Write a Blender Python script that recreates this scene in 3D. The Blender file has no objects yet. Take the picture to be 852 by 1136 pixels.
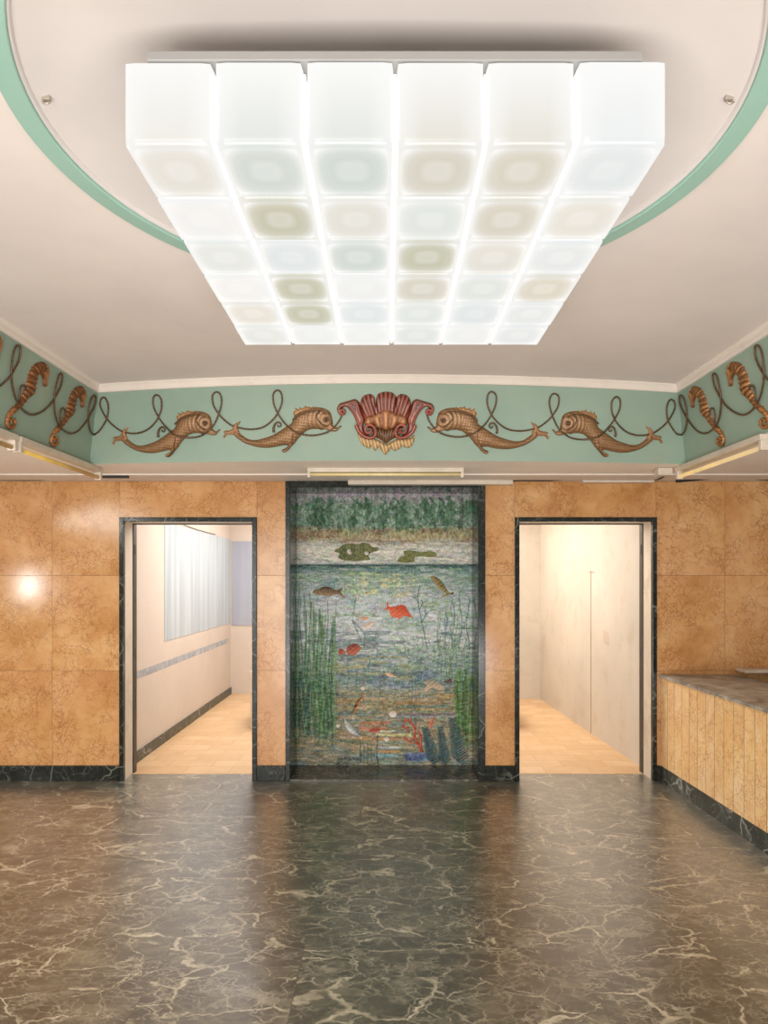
import bpy, bmesh, math, random
import numpy as np
from mathutils import Vector, Matrix
from mathutils.geometry import delaunay_2d_cdt

random.seed(7)
rng = np.random.default_rng(11)
F, CX, CY, CZ = 757.0, 430.0, 643.0, 1.70
COL = bpy.context.scene.collection
sc = bpy.context.scene

def P(px, py, Y):
    return Vector(((px-CX)*Y/F, Y, CZ+(CY-py)*Y/F))

def lin(c):
    r = []
    for v in c[:3]:
        v = v/255.0
        r.append(v/12.92 if v <= .04045 else ((v+.055)/1.055)**2.4)
    return tuple(r)+(1.0,)

# ------------------------------------------------------------------ objects
def link(o, parent=None):
    COL.objects.link(o)
    if parent is not None: o.parent = parent
    return o
def tag(o, label=None, cat=None, group=None, kind=None):
    if label: o['label'] = label
    if cat: o['category'] = cat
    if group: o['group'] = group
    if kind: o['kind'] = kind
    return o
def empty(name, loc=(0, 0, 0)):
    o = bpy.data.objects.new(name, None); o.location = loc; o.empty_display_size = .05
    return link(o)
def mesh_obj(name, verts, faces, m, parent=None, smooth=False):
    me = bpy.data.meshes.new(name); me.from_pydata([tuple(v) for v in verts], [], faces); me.update()
    if parent is not None:
        off = parent.matrix_basis.translation if parent.parent is None else parent.parent.matrix_basis.translation + parent.matrix_basis.translation
        me.transform(Matrix.Translation(-Vector(off)))
    o = bpy.data.objects.new(name, me)
    if m: me.materials.append(m)
    if smooth: me.polygons.foreach_set('use_smooth', [True]*len(me.polygons))
    return link(o, parent)
class MB:
    def __init__(s): s.v = []; s.f = []
    def add(s, v, f):
        n = len(s.v); s.v += [tuple(x) for x in v]; s.f += [tuple(i+n for i in q) for q in f]; return s
    def box(s, x0, x1, y0, y1, z0, z1):
        v = [(x0,y0,z0),(x1,y0,z0),(x1,y1,z0),(x0,y1,z0),(x0,y0,z1),(x1,y0,z1),(x1,y1,z1),(x0,y1,z1)]
        return s.add(v, [(0,3,2,1),(4,5,6,7),(0,1,5,4),(1,2,6,5),(2,3,7,6),(3,0,4,7)])
    def rbox(s, x0, x1, y0, y1, z0, z1, b=.004, seg=2):
        bm = bmesh.new(); bmesh.ops.create_cube(bm, size=1)
        for v in bm.verts:
            v.co = Vector(((x0+x1)/2+v.co.x*(x1-x0), (y0+y1)/2+v.co.y*(y1-y0), (z0+z1)/2+v.co.z*(z1-z0)))
        bmesh.ops.bevel(bm, geom=bm.edges[:], offset=b, segments=seg, profile=.5, affect='EDGES')
        bm.verts.index_update()
        s.add([v.co.copy() for v in bm.verts], [[v.index for v in f.verts] for f in bm.faces]); bm.free(); return s
    def tube(s, pts, r, n=8, caps=True):
        pts = [Vector(p) for p in pts]; k = len(pts)
        rs = r if isinstance(r, (list, tuple)) else [r]*k
        up = None; rings = []
        for i in range(k):
            t = (pts[min(i+1, k-1)]-pts[max(i-1, 0)])
            if t.length < 1e-9: t = Vector((0, 0, 1))
            t.normalize()
            if up is None:
                up = Vector((0, 0, 1)) if abs(t.z) < .9 else Vector((1, 0, 0))
            a = (up - t*up.dot(t)); 
            if a.length < 1e-6: a = t.orthogonal()
            a.normalize(); b = t.cross(a); up = a
            rings.append([pts[i]+(a*math.cos(2*math.pi*j/n)+b*math.sin(2*math.pi*j/n))*rs[i] for j in range(n)])
        v = [p for q in rings for p in q]; f = []
        for i in range(k-1):
            for j in range(n):
                f.append((i*n+j, i*n+(j+1) % n, (i+1)*n+(j+1) % n, (i+1)*n+j))
        if caps: f += [tuple(range(n))[::-1], tuple((k-1)*n+j for j in range(n))]
        return s.add(v, f)
    def build(s, name, m, parent=None, smooth=False): return mesh_obj(name, s.v, s.f, m, parent, smooth)
def struct(name, mb, m, smooth=False):
    return tag(mb.build(name, m, None, smooth), kind='structure')

# ------------------------------------------------------------------ materials
class N:
    def __init__(s, name):
        s.m = bpy.data.materials.new(name); s.m.use_nodes = True; s.t = s.m.node_tree
        s.b = s.t.nodes['Principled BSDF']
    def n(s, typ, **kw):
        o = s.t.nodes.new(typ)
        for k, v in kw.items():
            if hasattr(o, k): setattr(o, k, v)
            else: o.inputs[k].default_value = v
        return o
    def l(s, a, b): s.t.links.new(a, b)
    def set(s, sock, v):
        if hasattr(v, 'is_linked') or hasattr(v, 'links'): s.l(v, sock)
        else: sock.default_value = v
    def math(s, op, a, b=None, clamp=False):
        o = s.n('ShaderNodeMath'); o.operation = op; o.use_clamp = clamp
        s.set(o.inputs[0], a)
        if b is not None: s.set(o.inputs[1], b)
        return o.outputs[0]
    def vmath(s, op, a, b=None):
        o = s.n('ShaderNodeVectorMath'); o.operation = op; s.set(o.inputs[0], a)
        if b is not None: s.set(o.inputs[1], b)
        return o.outputs[0]
    def mix(s, fac, a, b, mode='MIX'):
        o = s.n('ShaderNodeMix'); o.data_type = 'RGBA'; o.blend_type = mode
        s.set(o.inputs[0], fac); s.set(o.inputs[6], a); s.set(o.inputs[7], b); return o.outputs[2]
    def noise(s, vec, scale, detail=4, rough=.55, dist=0, out=0):
        o = s.n('ShaderNodeTexNoise'); s.l(vec, o.inputs['Vector']); o.inputs['Scale'].default_value = scale
        o.inputs['Detail'].default_value = detail; o.inputs['Roughness'].default_value = rough; o.inputs['Distortion'].default_value = dist
        return o.outputs[out]
    def vor(s, vec, scale, feat='DISTANCE_TO_EDGE', out='Distance'):
        o = s.n('ShaderNodeTexVoronoi'); o.feature = feat; s.l(vec, o.inputs['Vector']); o.inputs['Scale'].default_value = scale
        return o.outputs[out]
    def ramp(s, fac, stops, interp='LINEAR'):
        o = s.n('ShaderNodeValToRGB'); o.color_ramp.interpolation = interp; e = o.color_ramp.elements
        while len(e) < len(stops): e.new(.5)
        for i, (p, c) in enumerate(stops):
            e[i].position = p; e[i].color = c if len(c) == 4 else lin(c)
        s.set(o.inputs[0], fac); return o.outputs[0]
    def maprange(s, v, a, b, c=0., d=1.):
        o = s.n('ShaderNodeMapRange'); o.clamp = True; s.set(o.inputs[0], v)
        for i, x in enumerate((a, b, c, d)): o.inputs[i+1].default_value = x
        return o.outputs[0]
    def pos(s): return s.n('ShaderNodeNewGeometry').outputs['Position']
    def attr(s, name, out='Color'):
        o = s.n('ShaderNodeAttribute'); o.attribute_name = name; return o.outputs[out]
    def bump(s, h, strength=.3, dist=.01):
        o = s.n('ShaderNodeBump'); o.inputs['Strength'].default_value = strength; o.inputs['Distance'].default_value = dist
        s.l(h, o.inputs['Height']); s.l(o.outputs[0], s.b.inputs['Normal'])
    def base(s, c): s.set(s.b.inputs['Base Color'], c)
    def rough(s, v): s.set(s.b.inputs['Roughness'], v)

def plain(name, c, rough=.5, metal=0, var=.06, scale=6, bump=0):
    n = N(name); p = n.pos(); f = n.noise(p, scale, 5, .6)
    a = tuple(min(255, x*(1+var)) for x in c); b = tuple(x*(1-var) for x in c)
    n.base(n.ramp(f, [(.3, lin(b)), (.7, lin(a))])); n.rough(rough); n.b.inputs['Metallic'].default_value = metal
    if bump: n.bump(n.noise(p, 60, 4), bump, .003)
    return n.m

def dark_marble(name, rot=0., bright=1.0, rough=.18, green=True, sc_=1.0):
    n = N(name); p = n.pos()
    w = n.n('ShaderNodeTexNoise'); n.l(p, w.inputs['Vector']); w.inputs['Scale'].default_value = 5*sc_; w.inputs['Detail'].default_value = 4
    q = n.vmath('ADD', p, n.vmath('SCALE', w.outputs['Color']))
    sv = q.node
    s0 = sv.inputs[1].links[0].from_node; s0.inputs['Scale'].default_value = .18/sc_
    d1 = n.vor(q, 4.5*sc_); d2 = n.vor(q, 11*sc_)
    v1 = n.maprange(d1, .0, .035, 1, 0); v2 = n.maprange(d2, 0, .05, .55, 0)
    msk = n.maprange(n.noise(p, 3*sc_, 3), .42, .62)
    v = n.math('MAXIMUM', n.math('MULTIPLY', v1, msk), n.math('MULTIPLY', v2, n.maprange(n.noise(q, 7*sc_, 3), .45, .65)))
    g = (24, 28, 24) if green else (60, 58, 54)
    k = bright
    base = n.ramp(n.noise(q, 8*sc_, 6, .65), [(.3, lin(tuple(x*.6*k for x in g))), (.7, lin(tuple(x*1.35*k for x in g)))])
    n.b.inputs['Specular IOR Level'].default_value = .35
    n.base(n.mix(n.math('MULTIPLY', v, .55), base, lin((min(210, 140*k), min(210, 146*k), min(205, 132*k))))); n.rough(rough)
    return n.m

def floor_mat():
    n = N('green_marble_floor'); p = n.pos(); sep = n.n('ShaderNodeSeparateXYZ'); n.l(p, sep.inputs[0])
    yr = n.math('DIVIDE', n.math('ADD', sep.outputs[1], .33), .325); row = n.math('FLOOR', yr); fy = n.math('FRACT', yr)
    wn = n.n('ShaderNodeTexWhiteNoise'); wn.noise_dimensions = '1D'; n.l(row, wn.inputs['W'])
    xr = n.math('ADD', n.math('DIVIDE', sep.outputs[0], .62), n.math('MULTIPLY', n.math('FLOOR', n.math('MULTIPLY', wn.outputs['Value'], 4)), .31))
    col = n.math('FLOOR', xr); fx = n.math('FRACT', xr)
    cid = n.n('ShaderNodeCombineXYZ'); n.l(row, cid.inputs[0]); n.l(col, cid.inputs[1])
    tw = n.n('ShaderNodeTexWhiteNoise'); tw.noise_dimensions = '3D'; n.l(cid.outputs[0], tw.inputs['Vector'])
    off = n.n('ShaderNodeVectorMath'); off.operation = 'SCALE'; n.l(tw.outputs['Color'], off.inputs[0]); off.inputs['Scale'].default_value = 9
    pp = n.vmath('ADD', p, off.outputs[0])
    # long dragged veins: stretch along a tilted direction
    mp = n.n('ShaderNodeMapping'); n.l(pp, mp.inputs[0]); mp.inputs['Rotation'].default_value = (0, 0, .6); mp.inputs['Scale'].default_value = (1.0, 1.55, 1)
    vr = n.n('ShaderNodeVectorRotate'); vr.rotation_type = 'Z_AXIS'; n.l(mp.outputs[0], vr.inputs['Vector']); n.l(n.math('MULTIPLY', tw.outputs['Value'], 6.28), vr.inputs['Angle']); mp = vr
    w = n.n('ShaderNodeTexNoise'); n.l(mp.outputs[0], w.inputs['Vector']); w.inputs['Scale'].default_value = 3; w.inputs['Detail'].default_value = 7; w.inputs['Roughness'].default_value=.62
    sw = n.n('ShaderNodeVectorMath'); sw.operation = 'SCALE'; n.l(w.outputs['Color'], sw.inputs[0]); sw.inputs['Scale'].default_value = .28
    q = n.vmath('ADD', mp.outputs[0], sw.outputs[0])
    d1 = n.vor(q, 2.5); d2 = n.vor(q, 6.5); d3 = n.vor(q, 16)
    thick = n.maprange(n.noise(pp, 3.2, 3), .45, .72, .007, .06)
    dv = n.math('DIVIDE', d1, thick)
    v1 = n.maprange(dv, .25, 1.0, 1, 0)
    v2 = n.math('MULTIPLY', n.maprange(d2, .0, .05, .8, 0), n.maprange(n.noise(pp, 5, 2), .42, .58))
    v3 = n.math('MULTIPLY', n.maprange(d3, .0, .07, .6, 0), n.maprange(n.noise(pp, 6, 2), .42, .55))
    ms = n.n('ShaderNodeMapping'); n.l(q, ms.inputs[0]); ms.inputs['Scale'].default_value = (1, 4.5, 1)
    streak = n.math('MAXIMUM', n.maprange(n.noise(q, 2.4, 8, .7, 1.2), .58, .68, 0, .5), n.maprange(n.noise(ms.outputs[0], 2.2, 5, .6, .4), .66, .70, 0, 1))
    v = n.math('MAXIMUM', n.math('MAXIMUM', v1, v2), n.math('MAXIMUM', v3, streak))
    cl = n.noise(q, 5, 8, .7)
    base = n.ramp(cl, [(.25, lin((33, 36, 29))), (.5, lin((65, 65, 55))), (.75, lin((122, 118, 100)))])
    tile = n.maprange(tw.outputs['Value'], 0, 1, .68, 1.2)
    base = n.mix(1., base, n.n('ShaderNodeCombineXYZ').outputs[0], 'MULTIPLY')
    cc = base.node.inputs[7].links[0].from_node
    for i in range(3): n.l(tile, cc.inputs[i])
    grn = n.mix(n.maprange(tw.outputs['Value'], .5, 1, 0, .35), base, n.mix(1., base, (.62, .78, .62, 1), 'MULTIPLY'))
    c = n.mix(n.math('MULTIPLY', v, .82), grn, n.ramp(n.noise(pp, 9, 3), [(.35, lin((148, 140, 118))), (.65, lin((208, 200, 176)))]))
    ey = n.math('MINIMUM', fy, n.math('SUBTRACT', 1, fy)); ex = n.math('MINIMUM', fx, n.math('SUBTRACT', 1, fx))
    g = n.math('MAXIMUM', n.maprange(ey, .003, .009, 1, 0), n.maprange(ex, .0015, .0045, 1, 0))
    c = n.mix(n.math('MULTIPLY', g, .55), c, lin((52, 48, 42)))
    n.base(c)
    n.rough(n.maprange(n.noise(p, 2.5, 5, .6), .3, .7, .27, .40))
    n.b.inputs['Specular IOR Level'].default_value = 1.0
    n.b.inputs['Coat Weight'].default_value = 1.0; n.b.inputs['Coat Roughness'].default_value = .30; n.b.inputs['Coat IOR'].default_value = 1.75
    n.bump(n.noise(p, 1.6, 3), .04, .02)
    return n.m

def orange_marble(name, strips=False):
    n = N(name); p = n.pos(); off = n.attr('slab', 'Vector')
    s = n.n('ShaderNodeVectorMath'); s.operation = 'SCALE'; n.l(off, s.inputs[0]); s.inputs['Scale'].default_value = 7
    pp = n.vmath('ADD', p, s.outputs[0])
    w = n.n('ShaderNodeTexNoise'); n.l(pp, w.inputs['Vector']); w.inputs['Scale'].default_value = 6; w.inputs['Detail'].default_value = 6; w.inputs['Roughness'].default_value = .6
    sw = n.n('ShaderNodeVectorMath'); sw.operation = 'SCALE'; n.l(w.outputs['Color'], sw.inputs[0]); sw.inputs['Scale'].default_value = .22
    q = n.vmath('ADD', pp, sw.outputs[0])
    patch = n.noise(q, 3.0, 6, .6)
    if strips:
        base = n.ramp(patch, [(.3, lin((228, 184, 122))), (.5, lin((240, 204, 146))), (.7, lin((244, 216, 170)))])
    else:
        base = n.ramp(patch, [(.3, lin((172, 120, 64))), (.5, lin((196, 147, 92))), (.7, lin((210, 168, 118)))])
    blot = n.noise(q, 14, 7, .75)
    base = n.mix(n.maprange(blot, .5, .72, 0, .5), base, lin((172, 106, 48) if not strips else (206, 134, 60)))
    pink = n.maprange(n.noise(pp, 1.3, 2), .4, .65, 0, .3)
    base = n.mix(pink, base, lin((202, 148, 108) if not strips else (226, 176, 136)))
    d = n.vor(q, 10); d2 = n.vor(q, 26)
    v = n.math('MAXIMUM', n.math('MULTIPLY', n.maprange(d, 0, .035, 1, 0), n.maprange(n.noise(pp, 3, 3), .40, .58)),
               n.math('MULTIPLY', n.maprange(d2, 0, .09, .85, 0), n.maprange(n.noise(pp, 5, 3), .44, .56)))
    n.base(n.mix(n.math('MULTIPLY', v, .72), base, lin((130, 72, 38) if not strips else (168, 88, 52))))
    n.rough(.16 if not strips else .35)
    return n.m

def tan_tiles():
    n = N('tan_tile_floor'); p = n.pos()
    mp = n.n('ShaderNodeMapping'); n.l(p, mp.inputs[0])
    br = n.n('ShaderNodeTexBrick'); n.l(mp.outputs[0], br.inputs['Vector'])
    br.inputs['Scale'].default_value = 1; br.inputs['Brick Width'].default_value = .40; br.inputs['Row Height'].default_value = .2
    br.inputs['Mortar Size'].default_value = .004; br.inputs['Color1'].default_value = lin((204, 168, 124)); br.inputs['Color2'].default_value = lin((218, 186, 146))
    br.inputs['Mortar'].default_value = lin((196, 150, 106)); br.offset = .5
    n.base(n.mix(n.maprange(n.noise(p, 5, 5, .7), .4, .75, 0, .55), br.outputs[0], lin((190, 146, 98)))); n.rough(.4)
    return n.m

def plaster(name, c, var=.03, rough=.85, dirt=None, dirt_amt=.3):
    n = N(name); p = n.pos()
    f = n.noise(p, 1.5, 6, .6); a = lin(tuple(min(255, x*(1+var)) for x in c)); b = lin(tuple(x*(1-var) for x in c))
    base = n.ramp(f, [(.3, b), (.7, a)])
    if dirt: base = n.mix(n.maprange(n.noise(p, 4, 8, .75), .52, .75, 0, dirt_amt), base, lin(dirt))
    n.base(base); n.rough(rough); n.bump(n.noise(p, 40, 4), .05, .004)
    return n.m

def streaked(name, c1, c2):
    n = N(name); p = n.pos(); mp = n.n('ShaderNodeMapping'); n.l(p, mp.inputs[0]); mp.inputs['Scale'].default_value = (7, 7, .35)
    n.base(n.ramp(n.noise(mp.outputs[0], 1.4, 4, .6), [(.3, lin(c1)), (.7, lin(c2))])); n.rough(.6); return n.m

def painted(name, rough=.45, metal=0., bump=.25, spec=.5):
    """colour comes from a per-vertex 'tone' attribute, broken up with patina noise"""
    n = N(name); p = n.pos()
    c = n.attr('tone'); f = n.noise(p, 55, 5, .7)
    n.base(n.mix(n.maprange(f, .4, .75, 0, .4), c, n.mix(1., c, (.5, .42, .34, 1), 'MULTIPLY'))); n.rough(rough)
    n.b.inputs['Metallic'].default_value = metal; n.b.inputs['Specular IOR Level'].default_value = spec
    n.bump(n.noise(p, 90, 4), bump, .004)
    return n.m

def frieze_mat():
    n = N('mint_green_plaster'); p = n.pos()
    base = n.ramp(n.noise(p, 1.6, 6, .6), [(.3, lin((136, 157, 141))), (.7, lin((150, 170, 153)))])
    base = n.mix(n.maprange(n.noise(p, 3.2, 7, .7), .55, .8, 0, .5), base, lin((142, 138, 106)))
    # hairline crack below the upper edge
    n.base(base); n.rough(.6); n.bump(n.noise(p, 30, 4), .06, .004); return n.m

def glow(name, tint, depth, strength=.93):
    n = N(name); t = n.n('ShaderNodeTexCoord'); sep = n.n('ShaderNodeSeparateXYZ'); n.l(t.outputs['Generated'], sep.inputs[0])
    gx = n.math('SUBTRACT', sep.outputs[0], .5); gy = n.math('SUBTRACT', sep.outputs[1], .5)
    r = n.math('SQRT', n.math('ADD', n.math('POWER', gx, 2), n.math('POWER', gy, 2)))
    r = n.math('POWER', n.math('ADD', n.math('POWER', n.math('ABSOLUTE', gx), 3), n.math('POWER', n.math('ABSOLUTE', gy), 3)), 1/3)
    f = n.ramp(r, [(0, (.8,)*3+(1,)), (.14, (.74,)*3+(1,)), (.24, (1,)*3+(1,)), (.36, (.85,)*3+(1,)), (.43, (.5,)*3+(1,)), (.49, (0, 0, 0, 1))], 'LINEAR')
    # vertical faces: shade low down only
    side = n.math('MULTIPLY', n.maprange(sep.outputs[2], .95, .04, .15, 1.15), n.maprange(n.math('ABSOLUTE', gx), .5, .2, .25, 1))
    nrm = n.n('ShaderNodeNewGeometry'); ns = n.n('ShaderNodeSeparateXYZ'); n.l(nrm.outputs['Normal'], ns.inputs[0])
    isb = n.maprange(n.math('MULTIPLY', ns.outputs[2], -1), .86, .97)
    fm = n.mix(isb, side, f)
    col = n.mix(n.math('MULTIPLY', n.math('MULTIPLY', fm, n.maprange(isb, 0, 1, .6, 1)), depth), (1, .995, .98, 1), lin(tint))
    n.base((.8, .8, .8, 1)); n.set(n.b.inputs['Emission Color'], col); n.b.inputs['Emission Strength'].default_value = strength
    n.rough(.25)
    n.base((.02, .02, .02, 1)); n.b.inputs['Specular IOR Level'].default_value = .25
    return n.m

def emis(name, c, s):
    n = N(name); n.base((.1, .1, .1, 1)); n.b.inputs['Emission Color'].default_value = lin(c); n.b.inputs['Emission Strength'].default_value = s
    # faint mottling so the tube is not perfectly even
    f = n.noise(n.pos(), 6, 2); n.set(n.b.inputs['Emission Strength'], n.maprange(f, .3, .7, s*.85, s*1.1)); return n.m

M = dict(
    floor=floor_mat(), orange=orange_marble('honey_marble'), strips=orange_marble('pale_honey_marble', True),
    dark=dark_marble('verde_marble'), dark2=dark_marble('grey_verde_marble', bright=1.7, rough=.3), reveal=dark_marble('polished_verde_marble', bright=1.2, rough=.06, sc_=.8),
    sill=dark_marble('brown_grey_marble', bright=1.25, rough=.2, green=False),
    seam=plain('dark_joint', (74, 48, 28), .8), ceil=plaster('warm_white_ceiling', (226, 213, 205), .025),
    ceil2=plaster('pale_recess_plaster', (206, 196, 190), .02), white=plaster('white_plaster', (226, 214, 202), .02, .6, (150, 126, 104), .25),
    soffit=plaster('soffit_plaster', (240, 228, 216), .02, .7),
    green=plain('mint_green_paint', (150, 184, 168), .5, 0, .02, 2), frieze=frieze_mat(),
    roomwall=plaster('cream_room_wall', (200, 186, 172), .02, .8, (186, 164, 144), .3), roomwall2=plaster('chalky_room_wall', (200, 190, 176), .03, .8, (178, 150, 116), .45),
    blue=streaked('faded_blue_panel', (156, 165, 170), (184, 191, 194)), blue2=streaked('grey_lilac_panel', (152, 154, 166), (164, 167, 176)),
    stripe=plain('grey_stripe', (158, 160, 162), .7, 0, .14, 12), tan=tan_tiles(),
    bronze=painted('gilt_bronze_patina', .42, .25, .5), terracotta=painted('red_brown_glaze', .3, .0, .35, .6),
    fish=painted('mosaic_tesserae_fish', .5, 0, .1, .15), rope=plain('bronze_rope', (92, 66, 42), .45, .3, .3, 80, .3),
    metal=plain('dark_steel', (70, 64, 58), .4, .6), jamb=plaster('worn_cream_paint', (214, 200, 180), .05, .6, (150, 120, 90), .5),
    plastic=plain('aged_white_plastic', (204, 191, 174), .4, 0, .05, 10), cable=plain('black_rubber', (26, 23, 21), .5, 0, .2, 10),
    plate=plain('white_enamel_plate', (136, 133, 130), .35, 0, .02), tube=emis('warm_tube', (255, 214, 140), .75), tubeoff=plain('yellowed_diffuser', (224, 186, 96), .3, 0, .08, 5),
    tubecream=plain('cream_diffuser', (226, 206, 150), .3, 0, .05, 5),
    clip=plain('clip_metal', (170, 160, 146), .4, .4), glowgap=emis('bright_gap', (255, 253, 248), 3.2), worn=plain('dusty_countertop', (104, 94, 84), .35, 0, .35, 7),
    text1=plain('black_lettering', (34, 32, 26), .5), text2=plain('blue_lettering', (30, 40, 92), .5),
)

# ------------------------------------------------------------------ camera
cam = bpy.data.cameras.new('camera'); co = bpy.data.objects.new('camera', cam); COL.objects.link(co)
co.location = (0, 0, CZ); co.rotation_euler = (math.pi/2, 0, 0)
cam.sensor_fit = 'HORIZONTAL'; cam.sensor_width = 36; cam.lens = F/852*36
cam.shift_x = (426-CX)/852; cam.shift_y = (CY-568)/852
cam.clip_start = .05; sc.camera = co
sc.view_settings.view_transform = 'Standard'; sc.view_settings.look = 'None'

# ------------------------------------------------------------------ setting
WY = 5.78; ZS = 2.547; ZC = 3.095; XL, XR, YR = -4.7, 4.7, -3.6
struct('floor', MB().box(XL, XR, YR, 5.97, -.1, 0), M['floor'])
def slabs(name, rects, m, back=None):
    """flush slabs (x0,x1,z0,z1) with fine joints, one mesh; each slab has its own vein offset"""
    mb = MB(); off = []
    for (x0, x1, z0, z1) in rects:
        g = .0012; a = len(mb.f)
        mb.box(x0+g, x1-g, WY, WY+.02, z0+g, z1-g)
        o = (random.random(), random.random(), random.random()); off += [o]*(len(mb.f)-a)
    ob = struct(name, mb, m)
    at = ob.data.attributes.new('slab', 'FLOAT_VECTOR', 'FACE'); at.data.foreach_set('vector', [c for o in off for c in o])
    return ob
def wx(px): return (px-CX)*WY/F
def wz(py): return CZ+(CY-py)*WY/F
D1, D2 = (wx(133), wx(285)), (wx(571), wx(728)); ZD = wz(574)
MO = (wx(317), wx(538)); ZL1, ZL2, ZB = wz(638.5), wz(744), .0
rects = []
for a, b in ((XL, wx(-85)), (wx(-85), wx(-14)), (wx(-14), wx(58)), (wx(58), D1[0])):
    rects += [(a, b, 0, ZL2), (a, b, ZL2, ZL1), (a, b, ZL1, ZS)]
rects += [(D1[0], D1[1], ZD, ZS)]
rects += [(D1[1], MO[0], 0, ZL2), (D1[1], MO[0], ZL2, ZL1), (D1[1], MO[0], ZL1, ZS)]
rects += [(MO[1], D2[0], 0, ZL2), (MO[1], D2[0], ZL2, ZL1), (MO[1], D2[0], ZL1, ZS)]
rects += [(D2[0], D2[1], ZD, ZS)]
for a, b in ((D2[1], wx(804)), (wx(804), wx(880)), (wx(880), XR)):
    rects += [(a, b, 0, ZL2), (a, b, ZL2, ZL1), (a, b, ZL1, ZS)]
slabs('wall_back', rects, M['orange'])
core = MB()
for a, b, z0, z1 in ((XL, D1[0], 0, ZS), (D1[0], D1[1], ZD, ZS), (D1[1], MO[0], 0, ZS), (MO[1], D2[0], 0, ZS), (D2[0], D2[1], ZD, ZS), (D2[1], XR, 0, ZS)):
    core.box(a, b, WY+.0012, 5.98, z0, z1)
core.box(XL, XR, WY, 5.98, ZS, 3.3)
struct('wall_back_core', core, M['seam'])
# baseboards
def base_run(name, x0, x1): struct(name, MB().rbox(x0, x1, WY-.022, WY-.0005, 0, .128, .003), M['dark'])
base_run('baseboard_back', XL+.01, D1[0]-.002); base_run('baseboard_left_pier', D1[1]+.002, MO[0]-.003)
base_run('baseboard_right_pier', MO[1]+.003, D2[0]-.002); base_run('baseboard_right', D2[1]+.002, 2.298)
# side walls, upper shell
struct('wall_left', MB().box(XL-.15, XL, YR, WY, 0, 3.3), M['roomwall'])
struct('wall_right', MB().box(XR, XR+.15, YR, WY, 0, 3.3), M['roomwall'])
# rear wall with a wide shop window opening behind the camera
rw = MB(); rw.box(XL-.15, XR+.15, YR-.15, YR, 2.75, 3.3); rw.box(XL-.15, -3.6, YR-.15, YR, 0, 2.75); rw.box(3.6, XR+.15, YR-.15, YR, 0, 2.75); rw.box(-3.6, 3.6, YR-.15, YR, 0, .25)
struct('wall_rear', rw, M['roomwall'])

# door surrounds
def doorway(name, x0, x1, reveal_side):
    t = .038; mb = MB(); z = ZD
    mb.rbox(x0, x0+t, WY-.02, WY+.02, 0, z, .003); mb.rbox(x1-t, x1, WY-.02, WY+.02, 0, z, .003); mb.rbox(x0+t, x1-t, WY-.02, WY+.02, z-t, z, .003)
    struct(name, mb, M['dark'])
    jb = MB(); w = .022
    jb.box(x0+.004, x0+t-.004, WY+.021, 5.98, 0, z-.004); jb.box(x1-t+.004, x1-.004, WY+.021, 5.98, 0, z-.004); jb.box(x0+t-.004, x1-t+.004, WY+.021, 5.98, z-t+.004, z-.004)
    struct('trim_'+('1' if name[-1] == '1' else '2'), jb, M['jamb'])
    fr = MB(); fr.rbox(x0+.004, x0+t+.006, 5.982, 6.05, 0, z-.002, .002); fr.rbox(x1-t-.006, x1-.004, 5.982, 6.05, 0, z-.002, .002)
    fr.rbox(x0+t+.0065, x1-t-.0065, 5.982, 6.05, z-t-.004, z-.002, .002)
    struct('trim_'+('3' if name[-1] == '1' else '4'), fr, M['metal'])
doorway('door_1', D1[0], D1[1], 'l'); doorway('door_2', D2[0], D2[1], 'r')
# hinges left on the jambs
for (x, pys) in ((D1[0]+.044, (610, 725)), (D2[1]-.044, (610, 725, 838))):
    for py in pys:
        z = CZ+(CY-py)*6.0/F
        h = MB().tube([(x, 6.0, z-.045), (x, 6.0, z+.045)], .006, 8)
        side = 'left doorway' if x < 0 else 'right doorway'
        where = {610: 'upper', 725: 'middle', 838: 'lowest'}[py]
        tag(h.build('door_hinge', M['metal']), f'{where} small dark hinge knuckle left on the jamb of the {side}', 'hinge', 'hinges left on the door jambs')

# mosaic niche
MY = 6.2
nf = MB(); t = .04; tr = .061
nf.rbox(MO[0], MO[0]+t, WY-.025, WY+.03, 0, ZS-.015, .003); nf.rbox(MO[1]-tr, MO[1], WY-.025, WY+.03, 0, ZS-.015, .003); nf.rbox(MO[0]+t, MO[1]-tr, WY-.025, WY+.03, wz(541), ZS-.015, .003)
struct('trim_5', nf, M['dark'])
zt = wz(541)
struct('wall_niche_left', MB().box(MO[0]-.02, MO[0]+t-.002, WY+.031, 6.3, 0, zt+.1), M['reveal'])
struct('wall_niche_right', MB().box(MO[1]-tr+.002, MO[1]+.02, WY+.031, 6.3, 0, zt+.1), M['reveal'])
struct('wall_niche_head', MB().box(MO[0]+t-.002, MO[1]-tr+.002, WY+.031, 6.3, zt+.002, zt+.1), M['reveal'])
struct('floor_niche_sill', MB().rbox(MO[0]+t, MO[1]-tr, WY-.024, 6.3, -.02, .014, .003), M['sill'])

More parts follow.
